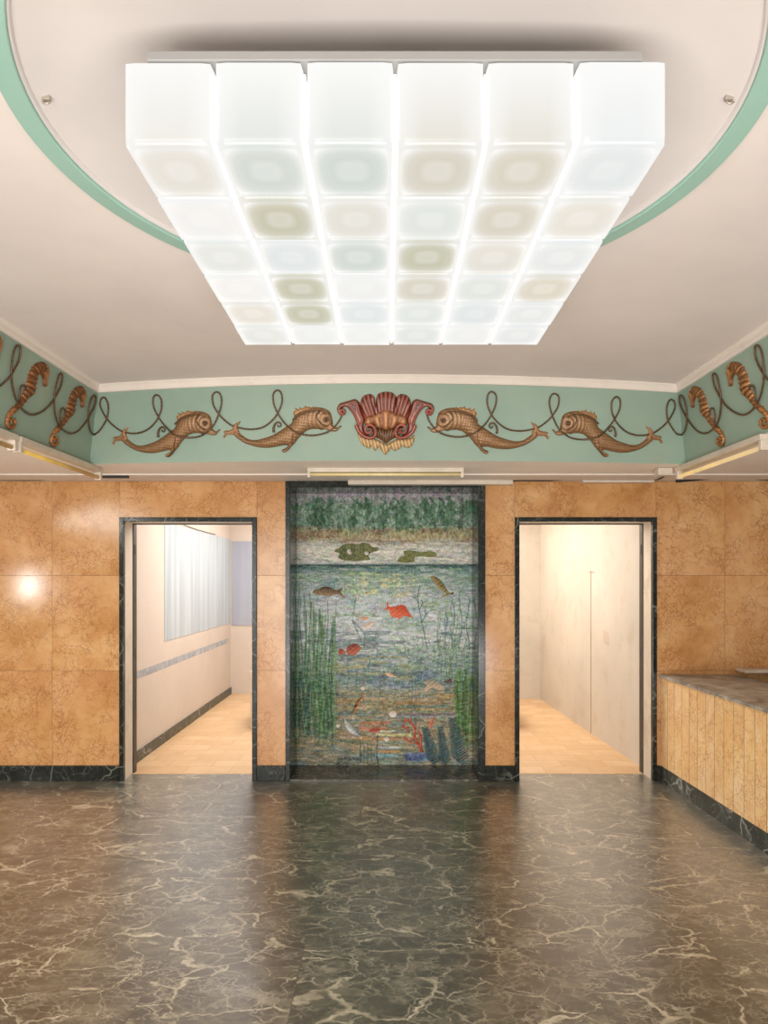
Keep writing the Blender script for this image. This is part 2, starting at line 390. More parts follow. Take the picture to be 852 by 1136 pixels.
# rooms beyond the doors
RZ = 2.85
struct('floor_left_room', MB().box(-2.45, -.15, 5.97, 10.25, -.1, .003), M['tan'])
struct('floor_right_room', MB().box(.15, 2.5, 5.97, 9.85, -.1, .003), M['tan'])
struct('ceiling_side_rooms', MB().box(-2.5, 2.6, 5.98, 10.3, RZ, RZ+.1), M['ceil'])
struct('wall_left_room', MB().box(-2.46, -2.335, 6.0, 10.13, 0, RZ), M['roomwall'])
struct('wall_left_room_end', MB().box(-2.46, -.1, 10.13, 10.25, 0, RZ), M['roomwall'])
struct('wall_between_rooms', MB().box(-.6, .6, 6.31, 10.13, 0, RZ), M['roomwall'])
rr = MB().add([(2.30, 5.98, 0), (2.175, 9.71, 0), (2.35, 9.71, 0), (2.45, 5.98, 0), (2.30, 5.98, RZ), (2.175, 9.71, RZ), (2.35, 9.71, RZ), (2.45, 5.98, RZ)],
              [(0,3,2,1),(4,5,6,7),(0,1,5,4),(1,2,6,5),(2,3,7,6),(3,0,4,7)])
struct('wall_right_room', rr, M['roomwall2'])
struct('wall_right_room_end', MB().box(.1, 2.4, 9.71, 9.85, 0, RZ), M['roomwall2'])
struct('baseboard_left_room', MB().rbox(-2.334, -2.316, 6.06, 10.125, .003, .105, .003), M['dark2'])
tag(MB().rbox(-2.334, -2.331, 7.13, 10.12, 1.05, 2.30, .002).build('wall_panel', M['blue']), 'large pale blue streaked panel fixed along the side wall seen through the left doorway', 'wall panel')
tag(MB().rbox(-2.31, -1.25, 10.121, 10.129, 1.02, 2.27, .002).build('wall_panel', M['blue2']), 'grey lilac panel on the end wall behind the long pale blue panel', 'wall panel')
struct('trim_6', MB().box(-2.334, -2.3325, 6.06, 9.98, .775, .845), M['stripe'])
# drooping wire along the blue panel's upper edge
def sag(a, b, s, n=14): return [Vector(a).lerp(Vector(b), i/n)+Vector((0, 0, -s*4*(i/n)*(1-i/n))) for i in range(n+1)]
tag(MB().tube(sag((-2.322, 7.5, 2.335), (-2.322, 9.2, 2.31), .012), .004, 6).build('wire', M['cable'], None, True), 'thin dark wire along the upper edge of the pale blue panel', 'wire')
tag(MB().rbox(-1.56, -.62, 7.75, 8.6, .004, .66, .006).build('low_partition', M['jamb']), 'low cream partition end just showing at the edge of the left room', 'partition')
tag(MB().rbox(1.50-.9, 1.50, 7.75, 8.6, .004, .66, .006).build('low_partition', M['jamb']), 'low cream partition end just showing at the edge of the right room', 'partition')
# joint and cross mark on right room wall, filled patch
def rrx(y): return 2.30-.125*(y-5.98)/3.73
yj = 7.62
for y_ in (7.52,):
    pass
Yj = 2.24*F/(655-CX)
jt = MB(); x = rrx(Yj)
jt.box(x-.004, x+.01, Yj-.004, Yj+.004, .004, CZ+(CY-635)*Yj/F+.02); z = CZ+(CY-635)*Yj/F
jt.box(x-.003, x+.01, Yj-.10, Yj+.08, z-.004, z+.004)
struct('trim_7', jt, plain('brown_crack', (146, 124, 102), .8))
struct('trim_8', MB().add([(rrx(6.98)-.002, 6.98, 1.02), (rrx(7.15)-.002, 7.15, 1.04), (rrx(7.15)-.002, 7.15, 1.17), (rrx(6.98)-.002, 6.98, 1.16)], [(0, 1, 2, 3)]), plaster('rough_patch', (188, 172, 156), .12))

# ------------------------------------------------------------------ ceilings, frieze
XF, LEAN, ZF = 2.19, .103, 3.045
def Yb(u): return 5.01-.155*(1-u*u)
def Yt(u): return 4.907-.235*(1-u*u)
BH = math.hypot(ZF-ZS, .12)
class Front:
    @staticmethod
    def S(a, b):
        v = b/BH; u = a/(XF-LEAN*v)
        return Vector((a, Yb(u)*(1-v)+Yt(u)*v, ZS+v*(ZF-ZS)))
    @staticmethod
    def px(x, y):
        dx = (x-CX)/F; dz = (CY-y)/F; Y = 4.85
        for _ in range(30):
            X = dx*Y; v = (CZ+dz*Y-ZS)/(ZF-ZS); u = max(-1.1, min(1.1, X/(XF-LEAN*v))); Y = Yb(u)*(1-v)+Yt(u)*v
        return (dx*Y, v*BH)
    sgn = 1
class Side:
    def __init__(s, sgn): s.sgn = sgn
    def S(s, a, b):          # a = depth Y
        v = b/BH; return Vector((s.sgn*(XF-LEAN*v), a, ZS+v*(ZF-ZS)))
    def px(s, x, y):
        dx = (x-CX)/F; dz = (CY-y)/F; v = .5
        for _ in range(30):
            Y = s.sgn*(XF-LEAN*v)/dx; v = (CZ+dz*Y-ZS)/(ZF-ZS)
        return (Y, v*BH)
class Plane_:
    def __init__(s, Y): s.Y = Y
    def S(s, a, b): return Vector((a, s.Y, b))
    def px(s, x, y):
        p = P(x, y, s.Y); return (p.x, p.z)
def normal(S, a, b, sgn):
    e = .004; du = S(a+e, b)-S(a-e, b); dv = S(a, b+e)-S(a, b-e); n = du.cross(dv)
    n.normalize()
    return n
FR, SL, SR = Front(), Side(-1), Side(1)
def lift(surf, a, b, h):
    p = surf.S(a, b); n = normal(surf.S, a, b, 1)
    # face the room: front -> -Y, sides -> towards x=0
    if isinstance(surf, Side):
        if n.x*surf.sgn > 0: n = -n
    elif n.y > 0: n = -n
    return p+n*h
# frieze surfaces
def grid(fn, nu, nv):
    v = [fn(i/nu, j/nv) for j in range(nv+1) for i in range(nu+1)]
    f = [(j*(nu+1)+i, j*(nu+1)+i+1, (j+1)*(nu+1)+i+1, (j+1)*(nu+1)+i) for j in range(nv) for i in range(nu)]
    return MB().add(v, f)
def frfn(s, t):
    u = s*2-1; v = t; return Vector((u*(XF-LEAN*v), Yb(u)*(1-v)+Yt(u)*v, ZS+v*(ZF-ZS)))
struct('wall_frieze_front', grid(frfn, 60, 6), M['frieze'], True)
for sg, nm in ((-1, 'left'), (1, 'right')):
    struct('wall_frieze_'+nm, grid(lambda s, t: Vector((sg*(XF-LEAN*t), YR+s*(5.01-LEAN*t-YR), ZS+t*(ZF-ZS))), 30, 4), M['frieze'], True)
# soffits
so = grid(lambda s, t: Vector(((s*2-1)*XF, Yb(s*2-1)*(1-t)+WY*t, ZS)), 60, 2)
struct('ceiling_soffit_front', so, M['soffit'])
struct('ceiling_soffit_left', MB().add([(XL, YR, ZS), (-XF, YR, ZS), (-XF, WY, ZS), (XL, WY, ZS)], [(0, 1, 2, 3)]), M['soffit'])
struct('ceiling_soffit_right', MB().add([(XR, YR, ZS), (XF, YR, ZS), (XF, WY, ZS), (XR, WY, ZS)], [(0, 1, 2, 3)]), M['soffit'])
# white board along the head of the wall
struct('trim_9', MB().rbox(XL+.01, XR-.01, 5.44, WY-.002, ZS-.014, ZS-.001, .003), M['white'])
# cornice following the frieze's top edge
path = [(-(XF-LEAN), YR+.02)]+[((i/40*2-1)*(XF-LEAN), Yt(i/40*2-1)) for i in range(41)]+[((XF-LEAN), YR+.02)]
def sweep(path, prof, z_is=1):
    v = []; f = []; k = len(prof)
    for i, (x, y) in enumerate(path):
        a = Vector(path[max(i-1, 0)]); b = Vector(path[min(i+1, len(path)-1)]); c = Vector((x, y))
        t1 = (c-a).normalized() if i > 0 else (b-c).normalized(); t2 = (b-c).normalized() if i < len(path)-1 else t1
        n1 = Vector((t1.y, -t1.x)); n2 = Vector((t2.y, -t2.x)); m = (n1+n2).normalized(); m = m/max(.3, m.dot(n1))
        for (o, z) in prof: v.append((x+m.x*o, y+m.y*o, z))
    for i in range(len(path)-1):
        for j in range(k-1): f.append((i*k+j, (i+1)*k+j, (i+1)*k+j+1, i*k+j+1))
    return MB().add(v, f)
struct('trim_10', sweep(path, [(-.02, ZF-.004), (.014, ZF-.004), (.02, ZF+.006), (.022, ZF+.03), (.034, ZF+.044), (.036, ZC+.002)]), M['white'], False)
# ceiling with round hole
RC, RI, RO = (0, 2.15), 1.051, 1.118
nseg = 128; rin = [(RC[0]+1.09*math.cos(2*math.pi*i/nseg), RC[1]+1.09*math.sin(2*math.pi*i/nseg)) for i in range(nseg)]
def sq(i):
    a = 2*math.pi*i/nseg; c, s_ = math.cos(a), math.sin(a); k = 1/max(abs(c), abs(s_))
    return (c*k, s_*k)
rings = [rin]
v = []; 
for i in range(nseg):
    v.append((rin[i][0], rin[i][1], ZC))
for i in range(nseg):
    q = sq(i); v.append((q[0]*2.25, RC[1]+(q[1]*3.1 if q[1] > 0 else q[1]*(RC[1]-YR)), ZC))
f = [(i, (i+1) % nseg, nseg+(i+1) % nseg, nseg+i) for i in range(nseg)]
struct('ceiling', MB().add(v, f), M['ceil'])
# green ring, white bead, shallow dome of the recess
def lathe(prof, n=128, c=RC):
    v = [(c[0]+r*math.cos(2*math.pi*i/n), c[1]+r*math.sin(2*math.pi*i/n), z) for i in range(n) for (r, z) in prof]; k = len(prof)
    f = [(i*k+j, i*k+j+1, ((i+1) % n)*k+j+1, ((i+1) % n)*k+j) for i in range(n) for j in range(k-1)]
    return MB().add(v, f)
struct('trim_11', lathe([(RO, ZC+.03), (RO, 3.083), (RO-.003, 3.08), (RI+.003, 3.08), (RI, 3.083), (RI, 3.094)]), M['green'], False)
struct('trim_12', lathe([(RI+.001, 3.0935), (RI-.003, 3.090), (RI-.008, 3.092), (RI-.012, 3.106)]), M['ceil2'], True)
struct('ceiling_recess', lathe([(1.09, 3.10), (RI-.008, 3.104), (.98, 3.125), (.88, 3.145), (.6, 3.185), (.3, 3.205), (.001, 3.21)]), M['ceil2'], True)
for sg, pxy, lab in ((-1, (37, 104), 'small metal hook inside the green ceiling ring, on the unlit lamps side'), (1, (816, 106), 'small metal hook inside the green ceiling ring, on the counter side')):
    p = P(pxy[0], pxy[1], 2.0); p.z = 3.112; p.x = sg*1.0
    e = empty('ceiling_hook', p); tag(e, lab, 'hook')
    MB().rbox(p.x-.012, p.x+.012, p.y-.007, p.y+.007, p.z-.008, p.z+.006, .002).build('plate', M['clip'], e)
    MB().tube([(p.x-.006, p.y, p.z-.006), (p.x-.008, p.y-.004, p.z-.016), (p.x+.004, p.y-.006, p.z-.022), (p.x+.012, p.y-.004, p.z-.015)], .003, 8).build('hook', M['clip'], e, True)

# ------------------------------------------------------------------ ceiling light of 36 opal glass cubes
FX = (438-CX)*1.69/F; CW, CD, CH = .2262, .2428, .206; Z0 = 2.778; FY = 1.69
ch = empty('ceiling_light', (FX, FY+3*CD, 3.0)); tag(ch, 'large glowing ceiling light of opal glass cubes in six rows of six', 'ceiling light')
W_, WC, GR, BE, OL = ((244, 244, 242), .5), ((226, 236, 238), .7), ((206, 218, 208), .8), ((218, 210, 186), .85), ((202, 200, 168), .95)
WF, GF = ((236, 230, 214), .8), ((226, 234, 226), .7)
tints = [[WF, GR, GR, BE, BE, WC], [W_, OL, WF, GF, BE, WF], [GF, WC, GR, OL, WF, WC], [W_, OL, W_, BE, GF, BE], [WF, OL, WC, GF, WC, WC], [GF, W_, W_, GF, W_, WC]]
gm = {}
for t in (W_, WC, GR, BE, OL, WF, GF): gm[t] = glow('opal_glass_'+str(len(gm)), tuple(x*.8+38 for x in t[0]), t[1], .93)
def glass_cube():
    w, d, h = CW-.010, CD-.010, CH
    bm = bmesh.new(); bmesh.ops.create_cube(bm, size=1)
    bmesh.ops.subdivide_edges(bm, edges=bm.edges[:], cuts=7, use_grid_fill=True)
    for v in bm.verts:
        x, y, z = v.co*2
        # rounded corners via superellipse pull, slight pillow on the underside
        r = .07
        def rc(a, b): 
            ax, ay = abs(a), abs(b); m = 1-r*1.2
            if ax > m and ay > m:
                k = math.hypot(ax-m, ay-m)/(1-m)
                if k > 1: ax = m+(ax-m)/k; ay = m+(ay-m)/k
            return math.copysign(ax, a), math.copysign(ay, b)
        x, y = rc(x, y); 
        if z < 0: x, z = rc(x, z); y, z = rc(y, z)
        if z < -.9: z += .06*(1-(x*x))*(1-(y*y))
        v.co = Vector((x*w/2, y*d/2, (z+1)/2*h))
    top = [f for f in bm.faces if f.calc_center_median().z > h-.0005]; bmesh.ops.delete(bm, geom=top, context='FACES')
    me = bpy.data.meshes.new('glass_cube'); bm.to_mesh(me); bm.free()
    me.polygons.foreach_set('use_smooth', [True]*len(me.polygons)); return me
gc = glass_cube(); tm = {}
for t, m in gm.items():
    k = gc.copy(); k.materials.append(m); tm[t] = k
for r_ in range(6):
    for c_ in range(6):
        o = bpy.data.objects.new('glass_cube', tm[tints[r_][c_]]); link(o, ch)
        jx, jz = random.uniform(-.0015, .0015), random.uniform(-.0015, .0015)
        o.location = (CW*(c_-2.5)+jx, CD*(r_-2.5), Z0+jz-3.0)
MB().rbox(FX-.62, FX+.62, FY+.012, FY+6*CD-.012, 2.995, 3.02, .003).build('backing_plate', M['plate'], ch)
# emissive slabs added in the gaps between cubes, to boost the fixture's light
lamps = MB()
for c_ in range(7):
    x = FX+CW*(c_-3)
    if 0 < c_ < 6: lamps.box(x-.004, x+.004, FY+.006, FY+6*CD-.006, Z0+.012, 2.955)
for r_ in range(1, 6):
    y = FY+CD*r_; lamps.box(FX-3*CW+.006, FX+3*CW-.006, y-.004, y+.004, Z0+.013, 2.954)
lamps.build('gap_glow', M['glowgap'], ch)
MB().tube([(FX, FY+3*CD, 3.02), (FX, FY+3*CD, 3.20)], .05, 24).build('ceiling_mount', M['plate'], ch, True)

# ------------------------------------------------------------------ relief builder
def crom(pts, step, closed=True):
    pts = [np.array(p, float) for p in pts]; n = len(pts); out = []
    rngi = range(n) if closed else range(n-1)
    for i in rngi:
        if closed: p0, p1, p2, p3 = pts[i-1], pts[i], pts[(i+1) % n], pts[(i+2) % n]
        else: p0, p1, p2, p3 = pts[max(i-1, 0)], pts[i], pts[i+1], pts[min(i+2, n-1)]
        L = np.linalg.norm(p2-p1); k = max(1, int(round(L/step)))
        for j in range(k):
            t = j/k
            out.append(.5*((2*p1)+(p2-p0)*t+(2*p0-5*p1+4*p2-p3)*t*t+(3*p1-p0-3*p2+p3)*t**3))
    if not closed: out.append(pts[-1])
    return out
def inside(pt, poly):
    x, y = pt; c = False; n = len(poly); j = n-1
    for i in range(n):
        xi, yi = poly[i]; xj, yj = poly[j]
        if (yi > y) != (yj > y) and x < (xj-xi)*(y-yi)/(yj-yi)+xi: c = not c
        j = i
    return c
def relief(name, surf, poly, H, w, res, m, parent, det=None, tone=None, base=.0, smooth=True, curve=True):
    """poly: metric outline on the surface; the profile swells to H over width w"""
    out = crom(poly, res) if curve else [np.array(p, float) for p in poly]
    A = np.array(out); B = np.roll(A, -1, axis=0)
    x0, y0 = A.min(0); x1, y1 = A.max(0)
    gx, gy = np.meshgrid(np.arange(x0, x1, res), np.arange(y0, y1, res*.866)); gx = gx+(np.arange(gx.shape[0]) % 2)[:, None]*res/2
    Q = np.stack([gx.ravel(), gy.ravel()], 1)
    c = np.zeros(len(Q), bool)
    for p, q in zip(A, B):
        if p[1] == q[1]: continue
        cond = (p[1] > Q[:, 1]) != (q[1] > Q[:, 1]); xx = (q[0]-p[0])*(Q[:, 1]-p[1])/(q[1]-p[1])+p[0]; c ^= cond & (Q[:, 0] < xx)
    Q = Q[c]
    def dist(Q):
        d = np.full(len(Q), 1e9)
        for p, q in zip(A, B):
            e = q-p; L = max(e@e, 1e-12); t = np.clip(((Q-p)@e)/L, 0, 1); d = np.minimum(d, np.linalg.norm(Q-p-t[:, None]*e, axis=1))
        return d
    if len(Q): Q = Q[dist(Q) > res*.45]
    allv = [Vector((float(a), float(b))) for a, b in A]+[Vector((float(a), float(b))) for a, b in Q]
    nb = len(A)
    ov, oe, of, ovi, oei, ofi = delaunay_2d_cdt(allv, [], [list(range(nb))], 1, 1e-6)
    V = np.array([(p.x, p.y) for p in ov]); d = dist(V); d[d < 1e-5] = 0
    k = np.clip(d/w, 0, 1); h = H*np.sqrt(np.clip(1-(1-k)**2, 0, 1))
    dd = det(V[:, 0], V[:, 1], k) if det is not None else np.zeros(len(V))
    h = h+dd*np.clip(k*3, 0, 1)+base
    h[d == 0] = -.0015
    verts = [lift(surf, float(a), float(b), float(z)) for (a, b), z in zip(V, h)]
    # rim at base height when raised
    fs = []
    for t_ in of:
        t_ = list(t_); n_ = (verts[t_[1]]-verts[t_[0]]).cross(verts[t_[2]]-verts[t_[0]])
        nn = lift(surf, *map(float, V[t_[0]]), .1)-lift(surf, *map(float, V[t_[0]]), 0)
        fs.append(t_ if n_.dot(nn) > 0 else t_[::-1])
    o = mesh_obj(name, verts, fs, m, parent, smooth)
    T = tone(V[:, 0], V[:, 1], k, dd) if tone is not None else np.tile([.3, .2, .1], (len(V), 1))
    at = o.data.attributes.new('tone', 'FLOAT_COLOR', 'POINT')
    at.data.foreach_set('color', np.concatenate([T, np.ones((len(V), 1))], 1).astype(np.float32).ravel())
    return o
def L3(c): return np.array(lin(c)[:3])
def mixc(a, b, t): t = np.clip(t, 0, 1)[:, None]; return L3(a)*(1-t)+L3(b)*t

# ------------------------------------------------------------------ dolphins (traced on the frieze in photograph B, shared by all four)
def B(pts): return [(240+x/6.086, 425+y/6.086) for x, y in pts]
DB = dict(
 body=B([(790,318),(778,300),(788,278),(785,250),(778,215),(765,190),(740,174),(700,163),(660,162),(615,172),(575,185),(545,200),(528,218),(516,248),(503,274),(470,294),(430,321),(380,350),(330,368),(270,382),(225,380),(190,362),(160,338),(146,312),(120,318),(112,345),(128,362),(150,380),(190,405),(235,422),(290,435),(350,438),(410,430),(460,420),(505,425),(530,408),(552,378),(578,350),(612,322),(650,311),(690,312),(710,318),(740,312),(765,322)]),
 snout=B([(740,285),(770,270),(795,290),(815,300),(830,290),(842,284),(846,292),(832,306),(815,324),(790,328),(765,322),(735,312),(720,298)]),
 crest=B([(520,212),(520,190),(532,188),(530,165),(545,172),(556,178),(560,160),(575,168),(592,164),(598,150),(612,160),(628,158),(645,166),(650,156),(672,162),(690,168),(660,182),(615,190),(570,205),(540,225)]),
 tail=B([(112,350),(90,350),(70,353),(55,372),(44,366),(48,350),(60,338),(46,332),(60,320),(85,318),(108,308),(114,290),(128,272),(148,262),(165,256),(158,275),(148,285),(150,312),(160,335),(150,360),(128,362)]),
 pectoral=B([(515,395),(520,412),(505,430),(492,447),(466,466),(447,462),(450,446),(470,438),(485,425),(500,400),(506,370),(515,330),(524,325),(528,350),(524,375)]),
 curl=B([(390,332),(388,305),(395,282),(408,266),(425,264),(437,274),(437,288),(426,296),(416,290),(420,280)]),
 eye=B([(743,243)])[0], crown=B([(520,245),(560,215),(620,192),(680,185),(720,190),(745,210)]), cheek=B([(700,190),(680,215),(690,245),(715,270),(745,285)]),
)
def make_dolphin(mp, label):
    def T(pts): return [FR.px(*mp(*p)) for p in pts]
    bd = T(DB['body']); c = np.mean(np.array(bd), 0); loc = FR.S(*map(float, c))
    e = empty('dolphin_relief', loc); tag(e, label, 'relief ornament', 'dolphin reliefs on the frieze')
    s = math.copysign(1, bd[0][0]-bd[25][0])
    ey = T([DB['eye']])[0]
    def det(a, b, k):
        u = (a-ey[0])*s; sc1 = np.sin(a*190+b*120)*np.sin(a*-150+b*190)
        head = u > -.13
        groove = np.sin(np.hypot(u, b-ey[1])*230)
        return np.where(head, .0016*groove+.0012*sc1, .0026*sc1)
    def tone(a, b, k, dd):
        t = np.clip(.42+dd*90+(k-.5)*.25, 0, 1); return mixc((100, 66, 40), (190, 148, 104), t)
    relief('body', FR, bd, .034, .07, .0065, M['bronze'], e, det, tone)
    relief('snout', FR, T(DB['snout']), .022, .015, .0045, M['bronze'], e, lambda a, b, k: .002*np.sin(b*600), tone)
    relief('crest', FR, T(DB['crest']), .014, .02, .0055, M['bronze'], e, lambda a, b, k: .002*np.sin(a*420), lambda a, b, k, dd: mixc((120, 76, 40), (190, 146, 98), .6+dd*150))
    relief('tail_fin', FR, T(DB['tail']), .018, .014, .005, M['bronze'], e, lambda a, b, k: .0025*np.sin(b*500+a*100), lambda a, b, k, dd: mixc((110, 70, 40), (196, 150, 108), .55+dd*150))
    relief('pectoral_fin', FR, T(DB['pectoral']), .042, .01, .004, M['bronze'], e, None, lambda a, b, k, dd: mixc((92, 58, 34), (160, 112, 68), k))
    def tb(nm, pts, h, r, m='rope'):
        pp = crom(T(pts), .008, False); n = len(pp)
        rr_ = [r*(1-.6*i/n) for i in range(n)]
        MB().tube([lift(FR, float(a), float(b), h) for a, b in pp], rr_, 7).build(nm, M[m], e, True)
    tb('curled_fin', DB['curl'], .012, .009)
    tb('crown_ridge', DB['crown'], .032, .006); tb('gill', DB['cheek'], .037, .006)
    # eye: ball with brow ring
    p = lift(FR, ey[0], ey[1], .034); mb = MB()
    bm = bmesh.new(); bmesh.ops.create_uvsphere(bm, u_segments=14, v_segments=9, radius=.008); bm.verts.index_update()
    mb.add([v.co+p for v in bm.verts], [[v.index for v in f.verts] for f in bm.faces]); bm.free()
    n_ = 18; ring = [lift(FR, ey[0]+.015*math.cos(2*math.pi*i/n_), ey[1]+.012*math.sin(2*math.pi*i/n_), .036) for i in range(n_+1)]
    mb.tube(ring, .004, 6, False)
    mb.build('eye', M['rope'], e, True)
    return bd
sx0 = 375.6
maps = [
 (lambda x, y: (241.4-(sx0-x)*(116.4/128.2), 455.0+(y-451)*(46.2/46)+(sx0-x)*.022), 'gilt dolphin relief on the green frieze, snout towards the shell, behind the tail of another, nearest the seahorse corner with unlit tube below'),
 (lambda x, y: (x, y), 'gilt dolphin relief on the green frieze, snout touching the shell\'s left horn'),
 (lambda x, y: (477.4+(sx0-x)*(131.4/128.2), 451.6+(y-451)*(47/46)), 'gilt dolphin relief on the green frieze, snout touching the shell\'s right horn'),
 (lambda x, y: (615.5+(sx0-x)*(119/128.2), 455.0+(y-451)*(46.6/46)+(sx0-x)*.012), 'gilt dolphin relief on the green frieze, last one before the corner above the counter'),
]
labels = ['brown gilt dolphin relief next to the darker frieze corner, tail by the corner rope loop', 'brown gilt dolphin relief with snout reaching the shell, facing right', 'brown gilt dolphin relief with snout reaching the shell, facing left', 'reddish gilt dolphin relief farthest from the shell, tail towards the counter side']
bodies = [make_dolphin(mp, lb) for (mp, _), lb in zip(maps, labels)]

# ------------------------------------------------------------------ seahorses (left frieze tracing), spaced along both side friezes
def E(pts): return [(x/7.1, 360+y/7.1) for x, y in pts]
SH = dict(
 body=[(618,562),(604,575),(592,605),(586,650),(580,695),(560,722),(532,745),(505,785),(482,815),(462,830),(440,845),(430,862),(412,850),(425,825),(442,800),(468,775),(490,735),(505,700),(520,660),(528,620),(540,578),(558,535),(580,503),(600,490),(625,483),(650,490),(664,515),(667,545),(655,575),(640,590)],
 snout=[(618,555),(630,600),(632,640),(640,655),(650,650),(650,620),(660,585),(667,545),(655,530),(630,535)],
 tail=[(440,822),(415,850),(398,885),(393,920),(405,945),(428,944),(443,925),(443,902),(430,888),(418,898),(421,915)],
)
def make_seahorse(surf, shift, label, spiky=False):
    def T(pts):
        r = [SL.px(*q) for q in E(pts)]; return [(a+shift, b) for a, b in r]
    bd = T(SH['body']); c = np.mean(np.array(bd), 0); e = empty('seahorse_relief', surf.S(*map(float, c)))
    tag(e, label, 'relief ornament', 'seahorse reliefs on the side friezes')
    cl = np.array(crom(T([(640,535),(600,530),(570,570),(552,640),(535,700),(500,750),(465,800),(430,840)]), .01, False))
    sl = np.concatenate([[0], np.cumsum(np.linalg.norm(np.diff(cl, axis=0), axis=1))])
    def sparam(a, b):
        d = (a[:, None]-cl[:, 0])**2+(b[:, None]-cl[:, 1])**2; return sl[d.argmin(1)]
    # zigzag spines along the outline of the back
    out = crom(bd, .013); n = len(out); cc = np.array(out); z = []
    for i, p in enumerate(out):
        t = cc[(i+1) % n]-cc[i-1]; nr = np.array([t[1], -t[0]]); nr /= max(1e-9, np.linalg.norm(nr))
        z.append(p+nr*(.009 if i % 2 else -.004)*ORI)
    def det(a, b, k): return .007*np.maximum(0, np.cos(sparam(a, b)*2*math.pi/.034))**2-.002
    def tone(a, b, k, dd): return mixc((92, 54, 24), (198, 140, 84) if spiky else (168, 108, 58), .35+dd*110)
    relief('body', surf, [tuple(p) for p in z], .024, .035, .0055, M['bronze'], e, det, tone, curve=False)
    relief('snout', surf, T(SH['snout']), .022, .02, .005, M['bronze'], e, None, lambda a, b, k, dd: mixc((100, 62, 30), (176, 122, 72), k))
    pp = crom(T(SH['tail']), .007, False); n = len(pp)
    MB().tube([lift(surf, float(a), float(b), .010) for a, b in pp], [(.014-.008*i/n)*(1.4 if i % 3 == 0 else .85) for i in range(n)], 8).build('tail', M['bronzeplain'], e, True)
    p = lift(surf, *map(float, T([(640, 525)])[0]), .024); bm = bmesh.new(); bmesh.ops.create_uvsphere(bm, u_segments=10, v_segments=7, radius=.007); bm.verts.index_update()
    MB().add([v.co+p for v in bm.verts], [[v.index for v in f.verts] for f in bm.faces]).build('eye', M['rope'], e, True); bm.free()
M['bronzeplain'] = plain('bronze_tail', (150, 100, 56), .42, .2, .3, 60, .4)
ORI = 1
h0 = SL.px(*E([(625, 483)])[0]); h1 = SL.px(*E([(325, 278)])[0]); h2 = SL.px(*E([(10, 65)])[0])
make_seahorse(SL, 0, 'brown seahorse relief on the side frieze over the unlit tubes, the one nearest the corner')
make_seahorse(SL, h1[0]-h0[0], 'brown seahorse relief on the side frieze over the unlit tubes, second from the corner')
make_seahorse(SL, 2*(h1[0]-h0[0]), 'brown seahorse relief cut by the picture edge, third from the corner')
r0 = SR.px(772.3, 431.0); r1 = SR.px(815.5, 403.0)
make_seahorse(SR, r0[0]-h0[0], 'light-ribbed seahorse relief on the frieze above the counter, smaller-looking one nearest the corner', True)
make_seahorse(SR, r1[0]-h0[0], 'light-ribbed seahorse relief on the frieze above the counter, second from the corner', True)

# ------------------------------------------------------------------ twisted ropes looping through the reliefs
def A_(pts): return [(110+x/6.086, 425+y/6.086) for x, y in pts]
frontA = A_([(-44,350),(0,330),(30,290),(60,230),(66,150),(45,100),(20,108),(12,150),(32,200),(60,245),(110,295),(170,330),(250,340),(320,320),(370,280),(405,230),(425,170),(422,108),(395,80),(370,100),(372,160),(405,230),(450,290),(520,345),(600,368),(680,360),(735,330),(770,295),(808,215),(830,130),(820,75),(793,60),(768,85),(775,150),(808,205)])
frontB = B([(18,207),(50,243),(105,285),(150,300),(230,312),(310,300),(370,260),(415,205),(444,130),(440,68),(413,48),(386,75),(390,140),(418,205),(460,265),(530,320),(600,348),(660,352),(730,338),(780,312),(812,280),(838,240),(850,205)])
sideE = E([(730,870),(700,835),(686,760),(690,650),(712,575),(735,555),(743,590),(728,650),(690,725),(655,778),(600,838),(540,856),(490,832),(450,790),(422,710),(413,600),(425,500),(450,400),(472,383),(480,410),(462,490),(420,570),(370,640),(300,693),(230,708),(165,668),(110,580),(80,460),(76,340),(92,220),(120,163),(145,178),(138,260),(110,330),(60,410),(0,468),(-60,505)])
curls = [E([(152,652),(140,570),(148,495),(168,474),(188,500),(190,560)]), E([(468,808),(460,730),(468,670),(485,655),(500,682),(500,742)])]
def mirr(p): x, y = p; t = 307-x; return (853.3-x+max(0, t)*.034, y+1.6+max(0, t)*.004)
def hgt(surf, a, b):
    if surf is FR:
        for bd in bodies:
            if inside((a, b), bd): return .042
    return .011
def rope_pts(surf, pm, shift=0):
    pp = crom([tuple(np.array(q)) for q in pm], .012, False)
    hs = np.array([hgt(surf, a, b) for a, b in pp]); k = np.ones(7)/7
    hs = np.convolve(np.pad(hs, 3, 'edge'), k, 'valid')
    return [lift(surf, float(a), float(b), float(h)) for (a, b), h in zip(pp, hs)]
def rope(label, segs, curl_sets):
    pts = []
    for s_ in segs: pts += s_
    e = empty('rope_relief', pts[len(pts)//2]); tag(e, label, 'rope ornament', 'rope garlands of the frieze')
    n = len(pts)
    MB().tube(pts, [.0066 if (i % 2) else .0054 for i in range(n)], 7).build('strand', M['rope'], e, True)
    for cset in curl_sets: MB().tube(cset, .0055, 6).build('curl', M['rope'], e, True)
dedge = 5.01
def sidefix(surf, pp):
    return [(min(a, 5.01-LEAN*(b/BH)-.006), b) for a, b in pp]
sideL = sidefix(SL, [SL.px(*q) for q in sideE])
frontL = [FR.px(*q) for q in frontA+frontB]
rope('bronze rope garland looping from the shell to the seahorses over the unlit tubes',
     [rope_pts(SL, sideL)[::-1], rope_pts(FR, frontL[1:])], [rope_pts(SL, [SL.px(*q) for q in c]) for c in curls])
dR = r0[0]-h0[0]; pitch = (r1[0]-r0[0])/(h1[0]-h0[0])
sideRr = [(5.0-(5.0-a)*(1 if a > h0[0] else 1), b) for a, b in sideL]
